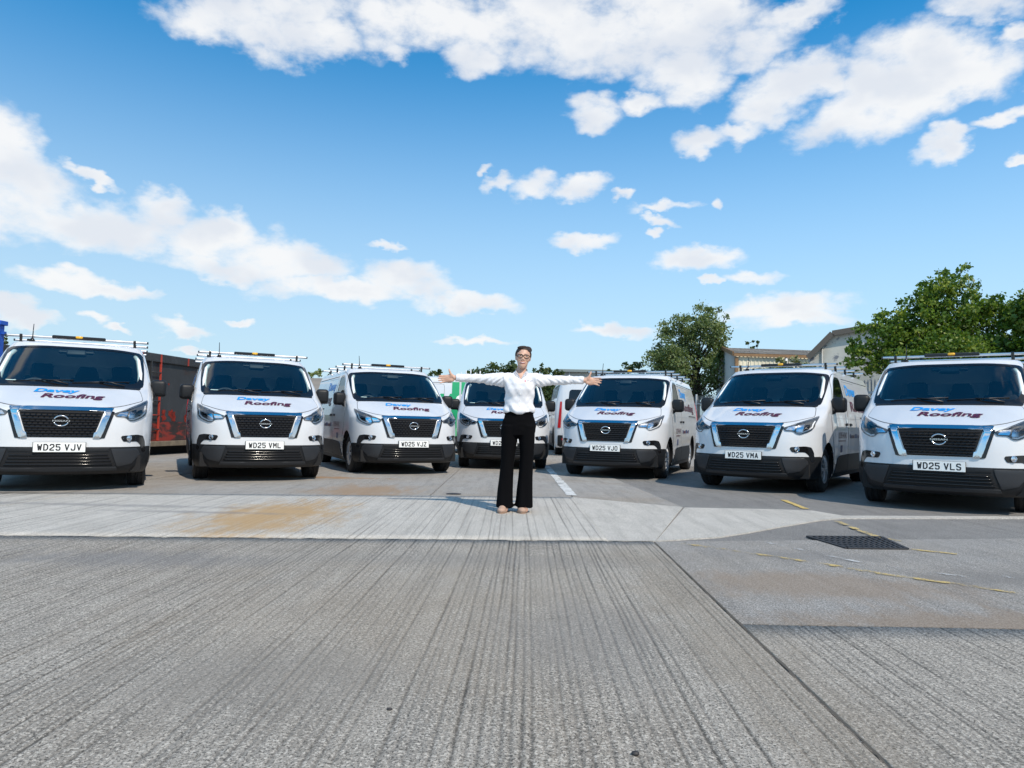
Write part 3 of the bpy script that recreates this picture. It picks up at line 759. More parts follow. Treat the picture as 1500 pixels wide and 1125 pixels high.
    for x, wd, hx in ((-.46, .48, .27), (.10, .44, .30), (.55, .42, .27)):
        bm = bmesh.new(); add_box(bm, Vector((x, 2.02, .86)), (wd, .50, .16), None, .05, 3); add_box(bm, Vector((x, 2.25, 1.17)), (wd*.96, .13, .60), Matrix.Rotation(R(-10), 3, 'X'), .05, 3)
        st = smooth_angle(from_bm('seat', bm, M_SEAT, v), 50)
        if abs(x - .10) < .01:
            # middle seat back tapers up into its headrest
            bm = bmesh.new(); vs = add_box(bm, Vector((x, 2.31, 1.47)), (.34, .11, .32), Matrix.Rotation(R(-10), 3, 'X'), .04, 3)
            for q in bm.verts: q.co.x = x + (q.co.x - x) * (1.18 - .55*max(0, (q.co.z - 1.31)/.32))
        else:
            bm = bmesh.new(); add_box(bm, Vector((x, 2.31, 1.535)), (hx, .11, .235), Matrix.Rotation(R(-10), 3, 'X'), .045, 4)
            add_tube(bm, [(x-.06, 2.29, 1.38), (x-.06, 2.30, 1.46)], .008, 6); add_tube(bm, [(x+.06, 2.29, 1.38), (x+.06, 2.30, 1.46)], .008, 6)
        smooth_angle(from_bm('headrest', bm, M_SEAT, st), 50)
    bm = bmesh.new(); zz = [.45,.7,.95,1.2,1.35,1.5,1.65,1.78,1.87,1.93]
    vs = [bm.verts.new((xS(2.5, min(z, 1.88)) - .012 - (.25 if z > 1.9 else 0), 2.52, z)) for z in zz] + [bm.verts.new((-xS(2.5, min(z, 1.88)) + .012 + (.25 if z > 1.9 else 0), 2.52, z)) for z in zz[::-1]]
    bm.faces.new(vs); r = bmesh.ops.extrude_face_region(bm, geom=bm.faces[:])
    bmesh.ops.translate(bm, vec=(0, .03, 0), verts=[g for g in r['geom'] if isinstance(g, bmesh.types.BMVert)])
    bk = from_bm('bulkhead', bm, M_BULK, v)
    for z in (1.05, 1.35, 1.65): box('bulkhead_rib', (0, 2.512, z), (1.4, .02, .03), M_BULK, bk, None, .006)
    box('bulkhead_bright_patch', (.34, 2.513, 1.30), (.24, .012, .14), M_PAPER, bk, None, .003)  # bright patch between the seats, put in as an opaque white panel
    for s in (-1, 1):
        # pale A-pillar trim and dark door card inside the cabin
        bm = bmesh.new(); add_tube(bm, [Vector((s*.800, 1.06, 1.30)), Vector((s*.795, 1.32, 1.50)), Vector((s*.762, 1.60, 1.70)), Vector((s*.70, 1.76, 1.80))], [.034,.032,.030,.03], 8)
        from_bm('pillar_trim', bm, M_LINING, v, True)
        box('door_card', (s*.885, 1.85, .90), (.05, 1.0, .62), M_DASH, v, None, .02)
    bm = bmesh.new(); hl = [(x*.93, y, 1.872 + .03*(1-(x/.8)**2)) for y in (1.86, 2.5) for x in (-.7,-.35,0,.35,.7)]
    vv = [bm.verts.new(p) for p in hl]
    for k in range(4): bm.faces.new((vv[k], vv[k+1], vv[k+6], vv[k+5]))
    from_bm('head_lining', bm, M_LINING, v)
    bm = bmesh.new(); p, n = F(0, 1.79, -.03)
    add_box(bm, p + Vector((0, .02, 0)), (.23, .07, .085), Matrix.Rotation(R(-35), 3, 'X'), .02, 3); add_box(bm, p + Vector((0, .045, .015)), (.42, .04, .03), Matrix.Rotation(R(-35), 3, 'X'), .01)
    smooth_angle(from_bm('mirror_pod', bm, M_DASH, v), 50)
    # roof: four bars on clamps, light bar with amber beacon on the first one, whip aerial
    def zr(x, y):
        s_ = max(abs(x)/.80, abs(y-3.3)/1.66); s_ = min(s_, .999); return 1.88 + .085*(1 - s_**3.4)**(1/2.2)
    for k, y in enumerate((2.02, 2.75, 3.55, 4.35)):
        z = 2.006
        rb = box('roof_bar', (0, y, z), (1.74, .050, .034), M_ALU, v, None, .012, 3)
        for s in (-1, 1):
            bm = bmesh.new(); add_box(bm, Vector((s*.70, y, (z + zr(.70, y))/2 - .012)), (.032, .05, z - zr(.70, y) + .024), None, .006); add_box(bm, Vector((s*.70, y, z)), (.036, .072, .052), None, .008)
            from_bm('clamp', bm, M_GLOSSB, rb)
            box('end_cap', (s*.875, y, z), (.016, .053, .037), M_GLOSSB, rb, None, .008)
    lb = box('light_bar', (0, 1.965, 2.014), (.66, .070, .046), M_GLOSSB, v, None, .016, 3)
    bm = bmesh.new(); add_lathe_x(bm, [(-.046,.001),(-.043,.011),(-.034,.018),(.034,.018),(.043,.011),(.046,.001)], 16, (0, 1.935, 2.022)); smooth_angle(from_bm('beacon', bm, M_AMBER, lb), 60)
    bm = bmesh.new(); b0 = Vector((-.56, 1.96, zr(.56, 1.96)))
    add_tube(bm, [b0 + Vector((0, -.03, -.01)), b0 + Vector((0, .0, .03))], [.04, .018], 10); add_tube(bm, [b0 + Vector((0, 0, .02)), b0 + Vector((0, .07, .24))], [.008, .005], 6)
    from_bm('aerial', bm, M_GLOSSB, v, True)
    # card on the dashboard behind the glass
    p, n = F(-.66, 1.352, -.02)
    box('windscreen_card', p, (.11, .004, .05), M_PAPER, v, Matrix.Rotation(R(-40), 3, 'X'))
    return v
# ------------------------------------------------------------------ the yard
def concrete(name, c_lo, c_hi, stain, groove=True, speck=1.0, stain_amt=0.5, seed=0.0, rust=None, rel=1.0):
    M = bpy.data.materials.new(name); M.use_nodes = True; t = NT(M.node_tree); b = t.n['Principled BSDF']
    pos = t.new('ShaderNodeNewGeometry').outputs['Position']
    pos = t.mapping(pos, (seed, seed*.7, 0))
    big = t.noise(pos, 0.55, 5, 0.6, 0.4); mid = t.noise(pos, 3.5, 5, 0.65); fine = t.noise(t.mapping(pos, scale=(1.0, 0.75, 1)), 120.0, 3, 0.8); agg = t.noise(pos, 95.0, 4, 0.75)
    drag = t.noise(t.mapping(pos, scale=(9.0, 0.8, 1)), 1.0, 5, 0.6)
    col = t.ramp(mid, [(0.25, c_lo), (0.75, c_hi)])
    col = t.mix(t.smooth(big, 0.42, 0.72, 0, stain_amt), col, stain)
    col = t.mix(t.smooth(drag, 0.42, 0.72, 0, 0.42), col, tuple(c*.55 for c in c_lo))
    dark = tuple(c*0.16 for c in c_lo); lite = tuple(min(1, c*1.55) for c in c_hi)
    col = t.mix(t.smooth(fine, 0.51, 0.58, 0, 0.85*speck), col, dark)
    col = t.mix(t.smooth(agg, 0.53, 0.60, 0, 0.85*speck), col, lite)
    if groove:
        at = t.new('ShaderNodeAttribute'); at.attribute_name = 'darken'
        col = t.mix(t.math('MULTIPLY', at.outputs['Fac'], t.smooth(t.noise(pos, 70.0, 4, .7), 0.36, 0.54, 0.15, 1.0)), col, tuple(c*0.22 for c in c_lo))  # colour darkened along the grooves, broken up by noise
    if rust:
        for (x, y, rx, ry, am, rc) in rust:
            q = t.mapping(t.new('ShaderNodeNewGeometry').outputs['Position'], (x, y, 0), (0, 0, 0), (rx, ry, 1), 'TEXTURE')
            l = t.math('ADD', t.vmath('LENGTH', q), t.math('MULTIPLY', t.math('SUBTRACT', t.noise(t.mapping(pos, scale=(5.0, 1.6, 1)), 1.0, 7, 0.75), 0.5), 2.4))
            col = t.mix(t.smooth(l, 0.25, 1.15, am, 0.0), col, rc)
    t.l.new(col, b.inputs['Base Color']); b.inputs['Roughness'].default_value = 0.88; b.inputs['Specular IOR Level'].default_value = 0.3
    h = t.math('ADD', t.math('MULTIPLY', fine, 1.0), t.math('MULTIPLY', agg, 0.6))
    t.l.new(t.bump(h, 0.75*rel, 0.006), b.inputs['Normal'])
    return M
M_ASPH = concrete('yard_asphalt', (.195,.188,.178), (.265,.254,.24), (.165,.158,.15), False, 1.0, 0.6, 3.0, None, .8)
M_SLABA = concrete('grooved_concrete', (.30,.277,.243), (.405,.372,.325), (.262,.222,.175), True, 1.0, 0.75, 0.0, [(-.5,3.6,1.6,1.5,.30,(.30,.25,.19)),(-5.5,4.6,2.5,.8,.4,(.13,.14,.16)),(1.0,3.4,.35,2.6,.35,(.24,.20,.15)),(-.9,2.6,.7,.5,.45,(.20,.185,.165)),(.35,3.2,.45,.8,.4,(.19,.185,.18)),(-2.4,4.7,1.1,.35,.5,(.17,.17,.175)),(-.2,4.9,1.6,.3,.35,(.20,.19,.175))])
M_SLABB = concrete('pale_concrete_band', (.445,.42,.38), (.565,.535,.485), (.39,.362,.318), True, .7, 0.45, 7.0, [(-2.25,6.9,.75,1.6,.85,(.42,.27,.12)),(-4.2,7.4,2.0,.14,.5,(.20,.20,.20)),(-3.0,7.0,1.2,.10,.5,(.20,.20,.20))])
M_SLABC = concrete('worn_far_concrete', (.28,.265,.245), (.38,.36,.332), (.29,.235,.175), False, .6, 0.6, 12.0, [(-1.9,9.5,.8,1.1,.7,(.30,.19,.10)),(-3.3,11.5,1.5,.25,.8,(.33,.20,.10))])
M_SLABE = concrete('smooth_right_concrete', (.255,.245,.23), (.335,.32,.30), (.29,.24,.18), False, .9, 0.35, 20.0, [(1.9,4.3,1.0,.5,.5,(.25,.18,.12)),(2.4,3.5,1.6,.35,.55,(.23,.16,.10)),(3.3,4.6,.9,.4,.5,(.15,.145,.14)),(2.2,5.3,.8,.25,.45,(.17,.165,.16))])
M_JOINT = mat('joint_dirt', (.085,.075,.062), .95)
M_YELLOW = mat('worn_yellow_paint', (.52,.38,.13), .8, vary=(.3, 25))
M_WPAINT = mat('worn_white_paint', (.55,.55,.53), .7)

def worn(name, col, lo, hi, scale):
    """road paint with the worn-off parts letting the concrete show"""
    M = bpy.data.materials.new(name); M.use_nodes = True; t = NT(M.node_tree); b = t.n['Principled BSDF']
    pos = t.new('ShaderNodeNewGeometry').outputs['Position']
    a = t.smooth(t.math('ADD', t.math('MULTIPLY', t.noise(pos, scale, 6, 0.7), .7), t.math('MULTIPLY', t.noise(pos, 90, 3, .7), .3)), lo, hi)
    b.inputs['Base Color'].default_value = (*col, 1); b.inputs['Roughness'].default_value = .75
    t.l.new(a, b.inputs['Alpha'])
    return M
M_YW = worn('worn_yellow_line', (.52,.39,.15), .465, .565, 6.0)
M_WW = worn('worn_white_line', (.60,.60,.58), .36, .50, 7.0)
M_WW2 = worn('faded_white_line', (.50,.50,.49), .50, .60, 4.0)

bm = bmesh.new(); S_ = 600
for k, (x0, x1) in enumerate([(-S_, -40), (-40, 0), (0, 40), (40, S_)]):
    for (y0, y1) in [(-60, 0), (0, 40), (40, 2*S_)]:
        bm.faces.new([bm.verts.new(p) for p in ((x0,y0,0),(x1,y0,0),(x1,y1,0),(x0,y1,0))])
bmesh.ops.remove_doubles(bm, verts=bm.verts, dist=.001)
ground = tag(from_bm('ground', bm, M_ASPH), kind='structure')

def slab(name, quad, z, material, du=None, seed=1, depth=.0032, parent=ground, rows=.22, tilt=0.0, gap=(.023,.040)):
    """concrete slab from a quad p00, p10, p11, p01 (u across, v away), its surface drawn into long brushed grooves when du is given"""
    p00, p10, p11, p01 = [Vector((p[0], p[1])) for p in quad]
    rn = random.Random(seed)
    Lu = ((p10-p00).length + (p11-p01).length)/2; Lv = ((p01-p00).length + (p11-p10).length)/2
    if du: nu, nv = int(Lu/du), max(4, int(Lv/rows))
    else: nu, nv = max(4, int(Lu/.6)), max(4, int(Lv/.6))
    us = [k/nu for k in range(nu+1)]
    gr = []
    if du:
        x = .02
        while x < Lu:
            gr.append((x, rn.choice([.25,.5,.7,.9,1,1.2]), rn.random()*6.28, rn.random()*6.28)); x += rn.uniform(*gap)
    verts, faces, darken = [], [], []
    for j in range(nv+1):
        v = j/nv; a = p00.lerp(p01, v); b = p10.lerp(p11, v); row = [0.0]*(nu+1)
        vv = v*Lv
        for (x, s, f1, f2) in gr:
            xx = x + .003*math.sin(vv*1.3 + f1) + .002*math.sin(vv*3.7 + f2) + tilt*vv
            s2 = s * (.78 + .22*math.sin(vv*.9 + f2)) * (.85 + .15*math.sin(vv*4.1 + f1))
            if s2 < .12: continue
            wd = .0032 + .0028*s
            k0 = int((xx - 3*wd)/Lu*nu); k1 = int((xx + 3*wd)/Lu*nu) + 2
            for k in range(max(0, k0), min(nu+1, k1)):
                d = (us[k]*Lu - xx)/wd; row[k] = max(row[k], s2*math.exp(-d*d))
        for k, u in enumerate(us):
            p = a.lerp(b, u); e = min(u*Lu, (1-u)*Lu, v*Lv, (1-v)*Lv)
            lump = .0025*noise.noise(Vector((p.x*1.7, p.y*1.7, seed))) if du else 0
            verts.append((p.x, p.y, z + .004 + lump - depth*min(1.3, row[k]) - (.001 if e < 1e-6 and du else 0))); darken.append(min(1, row[k]*.95))
    W_ = nu+1
    for j in range(nv):
        for k in range(nu): faces.append((j*W_+k, j*W_+k+1, (j+1)*W_+k+1, (j+1)*W_+k))
    # skirt down into the ground
    me = bpy.data.meshes.new(name); 
    ring_ = [k for k in range(nu+1)] + [j*W_+nu for j in range(1, nv+1)] + [nv*W_+k for k in range(nu-1, -1, -1)] + [j*W_ for j in range(nv-1, 0, -1)]
    n0 = len(verts)
    for i in ring_: verts.append((verts[i][0], verts[i][1], -.05)); darken.append(1)
    for i in range(len(ring_)): faces.append((ring_[i], n0+i, n0+(i+1) % len(ring_), ring_[(i+1) % len(ring_)]))
    me.from_pydata(verts, [], faces)
    at = me.attributes.new('darken', 'FLOAT', 'POINT'); at.data.foreach_set('value', darken)
    o = link(name, me, material, parent, bool(du)); o['kind'] = 'structure'
    return o
def wline(p, q):                                  # joint line through two photo pixels on the ground: returns f(x) -> y
    a, b = ground_at(*p), ground_at(*q); k = (b.y-a.y)/(b.x-a.x)
    return lambda x: a.y + k*(x-a.x)
fA = wline((0, 786), (957, 794.5)); fB = wline((167, 723.5), (800, 729))
pR0, pR1 = ground_at(957, 794.5), ground_at(1300, 1125)
xr = lambda y: pR0.x + (pR1.x-pR0.x)*(y-pR0.y)/(pR1.y-pR0.y)
g_ = .009
slab('concrete_slab', [(-4.6, -1.2), (xr(-1.2)-g_, -1.2), (xr(fA(1.1))-g_, fA(1.1)-g_), (-4.6, fA(-4.6)-g_)], .004, M_SLABA, .0042, 1)
slab('concrete_slab', [(-9.2, -1.2), (-4.62, -1.2), (-4.62, fA(-4.62)-g_), (-9.2, fA(-9.2)-g_)], .004, M_SLABA, .02, 2)
yj = ground_at(1300, 921).y
slab('concrete_slab', [(xr(-1.2)+g_, -1.2), (5.2, -1.1), (5.2, yj+.05-.002), (xr(yj)+g_, yj-.002)], .004, M_SLABA, .0055, 3, .0022)
slab('concrete_slab', [(xr(yj)+g_, yj+.002), (6.6, yj+.07+.002), (6.6, fA(6.6)+.55), (xr(fA(1.18))+g_, fA(1.18)-g_)], .004, M_SLABE, None, 4)
# pale band with its tapering right end
bx = ground_at(1000, 744).x
fB2 = wline((838, 729.4), (1000, 744)); xb = ground_at(838, 729.4).x
slab('concrete_slab', [(-5.0, fA(-5.0)+g_), (xb, fA(xb)+g_), (xb, fB(xb)), (-5.0, fB(-5.0))], .006, M_SLABB, .0085, 5, .0026, gap=(.03,.10))
slab('concrete_slab', [(xb+.0005, fA(xb)+g_), (1.18, fA(1.18)+g_), (bx, fB2(bx)), (xb+.0005, fB2(xb))], .006, M_SLABB, None, 15)
slab('concrete_slab', [(-11, fA(-11)+g_), (-5.02, fA(-5.02)+g_), (-5.02, fB(-5.02)), (-11, fB(-11))], .006, M_SLABB, .03, 6)
bm = bmesh.new(); pts = [ground_at(*p) for p in ((961,794),(1052,788.5),(1100,781),(1140,773.5),(1200,763.5),(1232,760.5),(1500,760.5),(1500,757.5),(1235,756.5),(1190,749),(1133,747),(1003,744.5))]
vs = [bm.verts.new((p.x, p.y, .0095)) for p in pts]; bm.faces.new(vs)
r_ = bmesh.ops.extrude_face_region(bm, geom=bm.faces[:]); bmesh.ops.translate(bm, vec=(0,0,-.05), verts=[q for q in r_['geom'] if isinstance(q, bmesh.types.BMVert)])
bmesh.ops.triangulate(bm, faces=bm.faces); o = from_bm('concrete_slab', bm, M_SLABB, ground); o['kind'] = 'structure'
# far concrete, in bays, bounded on the right by the diagonal edge
eR = [ground_at(900, 702), ground_at(992, 742)]
xd = lambda y: eR[0].x + (eR[1].x-eR[0].x)*(y-eR[0].y)/(eR[1].y-eR[0].y)
wl0, wl1 = ground_at(800, 683), ground_at(838, 727)
xw = lambda y: wl0.x + (wl1.x-wl0.x)*(y-wl0.y)/(wl1.y-wl0.y)
yf = 17.0
slab('concrete_slab', [(-5.2, fB(-5.2)+g_), (-1.0, fB(-1.0)+g_), (-1.0, yf), (-5.2, yf)], .004, M_SLABC, None, 8)
slab('concrete_slab', [(-1.0+2*g_, fB(-1.0)+g_), (xb, fB2(xb)+g_), (xw(yf), yf), (-1.0+2*g_, yf)], .004, M_SLABC, None, 9)
slab('concrete_slab', [(xb+2*g_, fB2(xb)+g_), (bx, fB2(bx)+g_), (xd(yf), yf), (xw(yf)+2*g_, yf)], .004, M_SLABC, None, 10)
slab('concrete_slab', [(-13, fB(-13)+g_), (-5.22, fB(-5.22)+g_), (-5.22, yf), (-13, yf)], .004, M_SLABC, None, 11)
slab('concrete_slab', [(-14, yf+.02), (5, yf+.02), (7, 32), (-16, 32)], .004, M_SLABC, None, 12)
# dark joint strips between the bays (dirt-filled)
def strip(name, pts, wd, z, material, parent=ground, struct=True, jit=.0, seed=0):
    bm = bmesh.new(); rn = random.Random(seed); P = []
    pts = [Vector((p[0], p[1], 0)) for p in pts]
    for a, b in zip(pts, pts[1:]):
        n = max(1, int((b-a).length/.06)) if jit else 1
        P += [a.lerp(b, k/n) for k in range(n)]
    P.append(pts[-1]); L, Rr = [], []
    for i, p in enumerate(P):
        d = (P[min(i+1, len(P)-1)] - P[max(i-1, 0)]).normalized(); nn = Vector((-d.y, d.x, 0))
        w2 = wd/2*(1 + jit*(rn.random()-.5)); off = nn*(jit*wd*.5*(rn.random()-.5))
        L.append(bm.verts.new(p + nn*w2 + off + Vector((0,0,z)))); Rr.append(bm.verts.new(p - nn*w2 + off + Vector((0,0,z))))
    for i in range(len(P)-1): bm.faces.new((L[i], Rr[i], Rr[i+1], L[i+1]))
    o = from_bm(name, bm, material, parent)
    for f in o.data.polygons:
        if f.normal.z < 0: f.flip()
    if struct: o['kind'] = 'structure'
    return o
pj = [(xr(fA(1.15)-.02 - k*.05)+.002, fA(1.15)-.02 - k*.05) for k in range(0, 130)]
strip('joint', pj, .011, .0088, M_JOINT, jit=1.0, seed=1)
strip('joint', [(-9, fA(-9)), (1.16, fA(1.16))], .012, .0095, M_JOINT, jit=.6, seed=3)
# painted lines
def pline(pxs, wd, material, z=.0135, seed=0):
    return strip('painted_line', [ground_at(*p) for p in pxs], wd, z, material, jit=.25, seed=seed)
pline([(800,683),(819,705),(838,727)], .13, M_WW, .0135, 4)
pline([(1147,733),(1163,739),(1180,746)], .075, M_YELLOW, .0075, 5)
pline([(1226,765),(1255,777),(1285,788),(1316,795)], .065, M_YW, .0135, 6)
pline([(1330,806),(1365,810),(1402,814)], .06, M_YW, .0135, 7)
pline([(1000,798),(1040,804),(1108,814),(1210,829),(1290,843),(1340,850),(1400,858),(1500,873)], .062, M_YW, .0135, 8)
pline([(1120,796),(1260,826),(1400,846)], .05, M_WW2, .0125, 9)
pline([(1405,846),(1450,847),(1500,849)], .07, M_WW2, .0125, 10)
pline([(985,741),(930,713),(905,702)], .03, M_WW2, .0115, 12)
# ------------------------------------------------------------------ the seven parked vans
VANS = [('WD25 VJV', -5.301, 8.475, 27.18, 'white roofing van with number plate WD25 VJV beside the dark steel skip'),
        ('WD25 VML', -3.551, 10.406, 25.28, 'white roofing van with number plate WD25 VML'),
        ('WD25 VJZ', -1.666, 12.360, 23.86, 'white roofing van with number plate WD25 VJZ'),
        ('WD25 VJY', -0.137, 14.251, 2.15, 'white roofing van parked square-on right behind the woman'),
        ('WD25 VJO', 1.633, 12.454, -21.29, 'white roofing van with number plate WD25 VJO'),
        ('WD25 VMA', 3.405, 10.540, -35.78, 'white roofing van with number plate WD25 VMA'),
        ('WD25 VLS', 4.983, 8.381, -35.58, 'white roofing van with number plate WD25 VLS nearest the leafy tree')]
proto = make_van(VANS[0][0])
plate_src = [o for o in bpy.data.objects if o.name.startswith('plate_lettering')][0]
for i, (pl, x, y, yaw, lab) in enumerate(VANS):
    v = proto if i == 0 else copy_tree(proto)
    v.location = (x, y, 0); v.rotation_euler = (0, 0, R(yaw))
    tag(v, lab, 'van', 'white roofing vans parked in a curve')
    if i:
        for p in v.children:
            if p.name.startswith('number_plate'):
                for q in p.children:
                    if q.name.startswith('plate_lettering'):
                        q.data = plate_mesh(pl)
                        q.data.materials.append(M_INK)
    for p in list(v.children):
        if i == 4 and p.name.startswith('windscreen_card'): bpy.data.objects.remove(p)
# ------------------------------------------------------------------ the woman with her arms spread
M_SKIN = mat('skin', (.57,.345,.25), .5, sss=.15, vary=(.06, 30))
M_SHIRT = mat('white_shirt_cotton', (.74,.74,.77), .85)
M_TROUS = mat('black_trouser_cloth', (.0032,.0032,.004), .95, spec=.08)
M_HAIR = mat('dark_brown_hair', (.026,.014,.010), .65, vary=(.4, 90))
M_SHOE = mat('tan_suede', (.42,.28,.21), .85, vary=(.12, 60))
M_SOLE = mat('tan_sole', (.30,.19,.13), .8)
M_TORT = mat('tortoiseshell_frame', (.030,.013,.006), .55, spec=.2)
M_EYE = mat('eye_white', (.75,.73,.70), .3)
M_IRIS = mat('dark_iris', (.02,.014,.012), .2)
M_LIP = mat('lips', (.42,.12,.11), .45)
M_TEETH = mat('teeth', (.82,.80,.75), .3)
M_LOGO = mat('red_logo_thread', (.60,.05,.07), .7)
def blob(bm, c, r, rot=None, seg=20):
    res = bmesh.ops.create_uvsphere(bm, u_segments=seg, v_segments=seg*2//3, radius=1.0)
    M = Matrix.Translation(c)
    if rot is not None: M = M @ rot.to_4x4()
    bmesh.ops.transform(bm, matrix=M @ Matrix.Diagonal((*r, 1)), verts=res['verts'])
def remeshed(bm, voxel, smooth=2, fac=.5):
    me = bpy.data.meshes.new('tmp'); bmesh.ops.recalc_face_normals(bm, faces=bm.faces); bm.to_mesh(me); bm.free()
    o = bpy.data.objects.new('tmp', me); C.objects.link(o)
    md = o.modifiers.new('r', 'REMESH'); md.mode = 'VOXEL'; md.voxel_size = voxel; md.use_smooth_shade = True
    if smooth: ms = o.modifiers.new('s', 'SMOOTH'); ms.iterations = smooth; ms.factor = fac
    dg = bpy.context.evaluated_depsgraph_get(); dg.update()
    out = bpy.data.meshes.new_from_object(o.evaluated_get(dg)); C.objects.unlink(o); bpy.data.objects.remove(o); bpy.data.meshes.remove(me)
    return out
def loft_rings(bm, rings, cap=True, n=28):
    """rings of (centre, half width x, half depth y) stacked in z; superellipse-ish"""
    R_ = []
    for (cx, cy, z, a, b) in rings:
        R_.append([bm.verts.new((cx + a*math.cos(t), cy + b*math.sin(t), z)) for t in [2*math.pi*k/n for k in range(n)]])
    for p, q in zip(R_, R_[1:]):
        for k in range(n): bm.faces.new((p[k], p[(k+1) % n], q[(k+1) % n], q[k]))
    if cap: bm.faces.new(R_[0][::-1]); bm.faces.new(R_[-1])
PY = 7.55
P0 = at_depth(758.5, 700, PY)
woman = empty('person', (P0.x, PY, .0)); woman.rotation_euler = (0, R(1.0), 0)
tag(woman, 'woman in white shirt and black flared trousers standing with arms spread wide', 'person')
SH = 1.392                                        # height of the spread arms
HEADX = .030
bm = bmesh.new()
# head: skull, face, jaw, chin, nose, brow, cheeks, ears, neck
hc = Vector((HEADX, -.008, 1.619)); htilt = Matrix.Rotation(R(4), 3, 'Y'); HS = 1.07
def hp(x, y, z): return hc + htilt @ (Vector((x, y, z))*HS)
def hblob(bm, c, r, rot=None, seg=20): blob(bm, c, tuple(q*HS for q in r), rot, seg)
hblob(bm, hp(0, .018, .022), (.071, .092, .084), htilt); hblob(bm, hp(0, -.020, -.012), (.0635, .068, .080), htilt)
hblob(bm, hp(0, -.030, -.052), (.0530, .054, .058), htilt); hblob(bm, hp(0, -.048, -.084), (.034, .036, .030), htilt); hblob(bm, hp(0, -.058, -.100), (.022, .022, .016), htilt)
for s in (-1, 1):
    hblob(bm, hp(s*.036, -.058, -.026), (.022, .020, .020), htilt); hblob(bm, hp(s*.028, -.074, .022), (.028, .012, .010), htilt)
    hblob(bm, hp(s*.069, .012, -.008), (.009, .016, .026), htilt)
add_tube(bm, [hp(0, -.076, .012), hp(0, -.085, -.016), hp(0, -.090, -.026)], [.008, .010, .011], 8)
hblob(bm, hp(-.010, -.084, -.031), (.008, .008, .007)); hblob(bm, hp(.010, -.084, -.031), (.008, .008, .007))
add_tube(bm, [(HEADX, .022, 1.56), (HEADX*.6, .020, 1.50), (.005, .015, 1.42)], [.050, .051, .068], 16)
# torso, hips and legs under the clothes
loft_rings(bm, [(0, 0, .90, .120, .080), (0, 0, 1.02, .120, .080), (0, 0, 1.12, .120, .080), (0, 0, 1.25, .140, .088), (0, 0, 1.36, .155, .085), (0, 0, 1.42, .12, .06), (0, 0, 1.45, .05, .045)])
for s, kx, ax in ((-1, -.100, -.118), (1, .080, .075)):
    add_tube(bm, [(s*.075, 0, .98), (s*.085, -.005, .80), (kx, -.012, .50), (ax*.98, .012, .28), (ax, .015, .06)], [.050, .055, .045, .042, .030], 14)
    add_tube(bm, [(ax, .02, .05), (ax + s*.01, -.09, .035)], [.035, .030], 10)
# arms to the wrists
for s in (-1, 1):
    add_tube(bm, [(s*.09, .0, 1.385), (s*.17, .0, 1.395), (s*.42, .01, SH - .005), (s*.655, -.02, SH - .004), (s*.700, -.025, SH - .004)], [.05, .046, .036, .027, .025], 12)
    # hand: palm to the front, thumb up, fingers reaching outwards
    dz = -.010 if s < 0 else -.004
    def hh(x, y, z): return Vector((s*(.690 + x), -.026 + y, SH - .006 + z + dz*(x/.1)))
    blob(bm, hh(.050, 0, -.002), (.054, .0155, .044)); blob(bm, hh(.028, -.006, .020), (.032, .015, .024)); blob(bm, hh(.082, .001, 0), (.022, .013, .041)); blob(bm, hh(.03, -.005, -.022), (.034, .013, .020))
    for z0, dz2, L, rr in ((.030, .004, .072, .0088), (.0100, .000, .080, .0092), (-.0100, -.006, .074, .0088), (-.029, -.015, .058, .0080)):
        a = hh(.086, 0, z0); b = hh(.092 + L*.5, -.005, z0 + dz2*.5); c_ = hh(.092 + L*.8, -.012, z0 + dz2*.9); d_ = hh(.092 + L, -.020, z0 + dz2)
        add_tube(bm, [a, b, c_, d_], [rr*1.12, rr, rr*.92, rr*.72], 8)
    add_tube(bm, [hh(.022, -.008, .022), hh(.040, -.014, .052), hh(.050, -.015, .078), hh(.056, -.012, .100)], [.016, .0125, .0105, .0075], 8)
body_me = remeshed(bm, .0055, 2, .4)
person_body = link('body', body_me, M_SKIN, woman, True)
# face details
face = lambda x, z: hp(x, 0, z)
from mathutils.bvhtree import BVHTree
def tree_of(me): return BVHTree.FromPolygons([v.co.copy() for v in me.vertices], [tuple(p.vertices) for p in me.polygons])
body_tree = tree_of(body_me)
def front_y(x, z):
    """y of the face surface at head-local x, z"""
    p = hp(x, 0, z); hit = None
    o_ = Vector((p.x, -.4, p.z)); loc, nn, fi, dd = body_tree.ray_cast(o_, Vector((0, 1, 0)))
    return loc.y if loc else -.08
for s in (-1, 1):
    y = front_y(s*.030, .004)
    e = bmesh.new(); blob(e, Vector((hp(s*.030, 0, .006).x, y + .0055, hp(s*.030, 0, .006).z)), (.0125, .008, .0058), None, 12); eo = from_bm('eye', e, M_EYE, person_body, True)
    e = bmesh.new(); blob(e, Vector((hp(s*.030, 0, .006).x, y - .0005, hp(s*.030, 0, .006).z)), (.0056, .003, .0054), None, 10); from_bm('iris', e, M_IRIS, eo, True)
    e = bmesh.new(); add_tube(e, [Vector((hp(s*q, 0, 0).x, front_y(s*q, .028 + dzq) - .001, hp(s*q, 0, .028 + dzq).z)) for q, dzq in ((.014, -.001), (.028, .004), (.044, .0))], [.0018, .0022, .0012], 6); from_bm('eyebrow', e, M_HAIR, person_body, True)
e = bmesh.new(); pts = [(-.027, -.058), (-.015, -.0635), (0, -.0655), (.015, -.0635), (.027, -.058)]
add_tube(e, [Vector((hp(x, 0, z).x, front_y(x, z) - .0015, hp(x, 0, z).z)) for x, z in pts], [.0018, .0042, .005, .0042, .0018], 8)
add_tube(e, [Vector((hp(x, 0, z).x, front_y(x, z) - .0010, hp(x, 0, z).z)) for x, z in [(-.027, -.0575), (-.012, -.0535), (0, -.0545), (.012, -.0535), (.027, -.0575)]], [.0015, .003, .003, .003, .0015], 8)
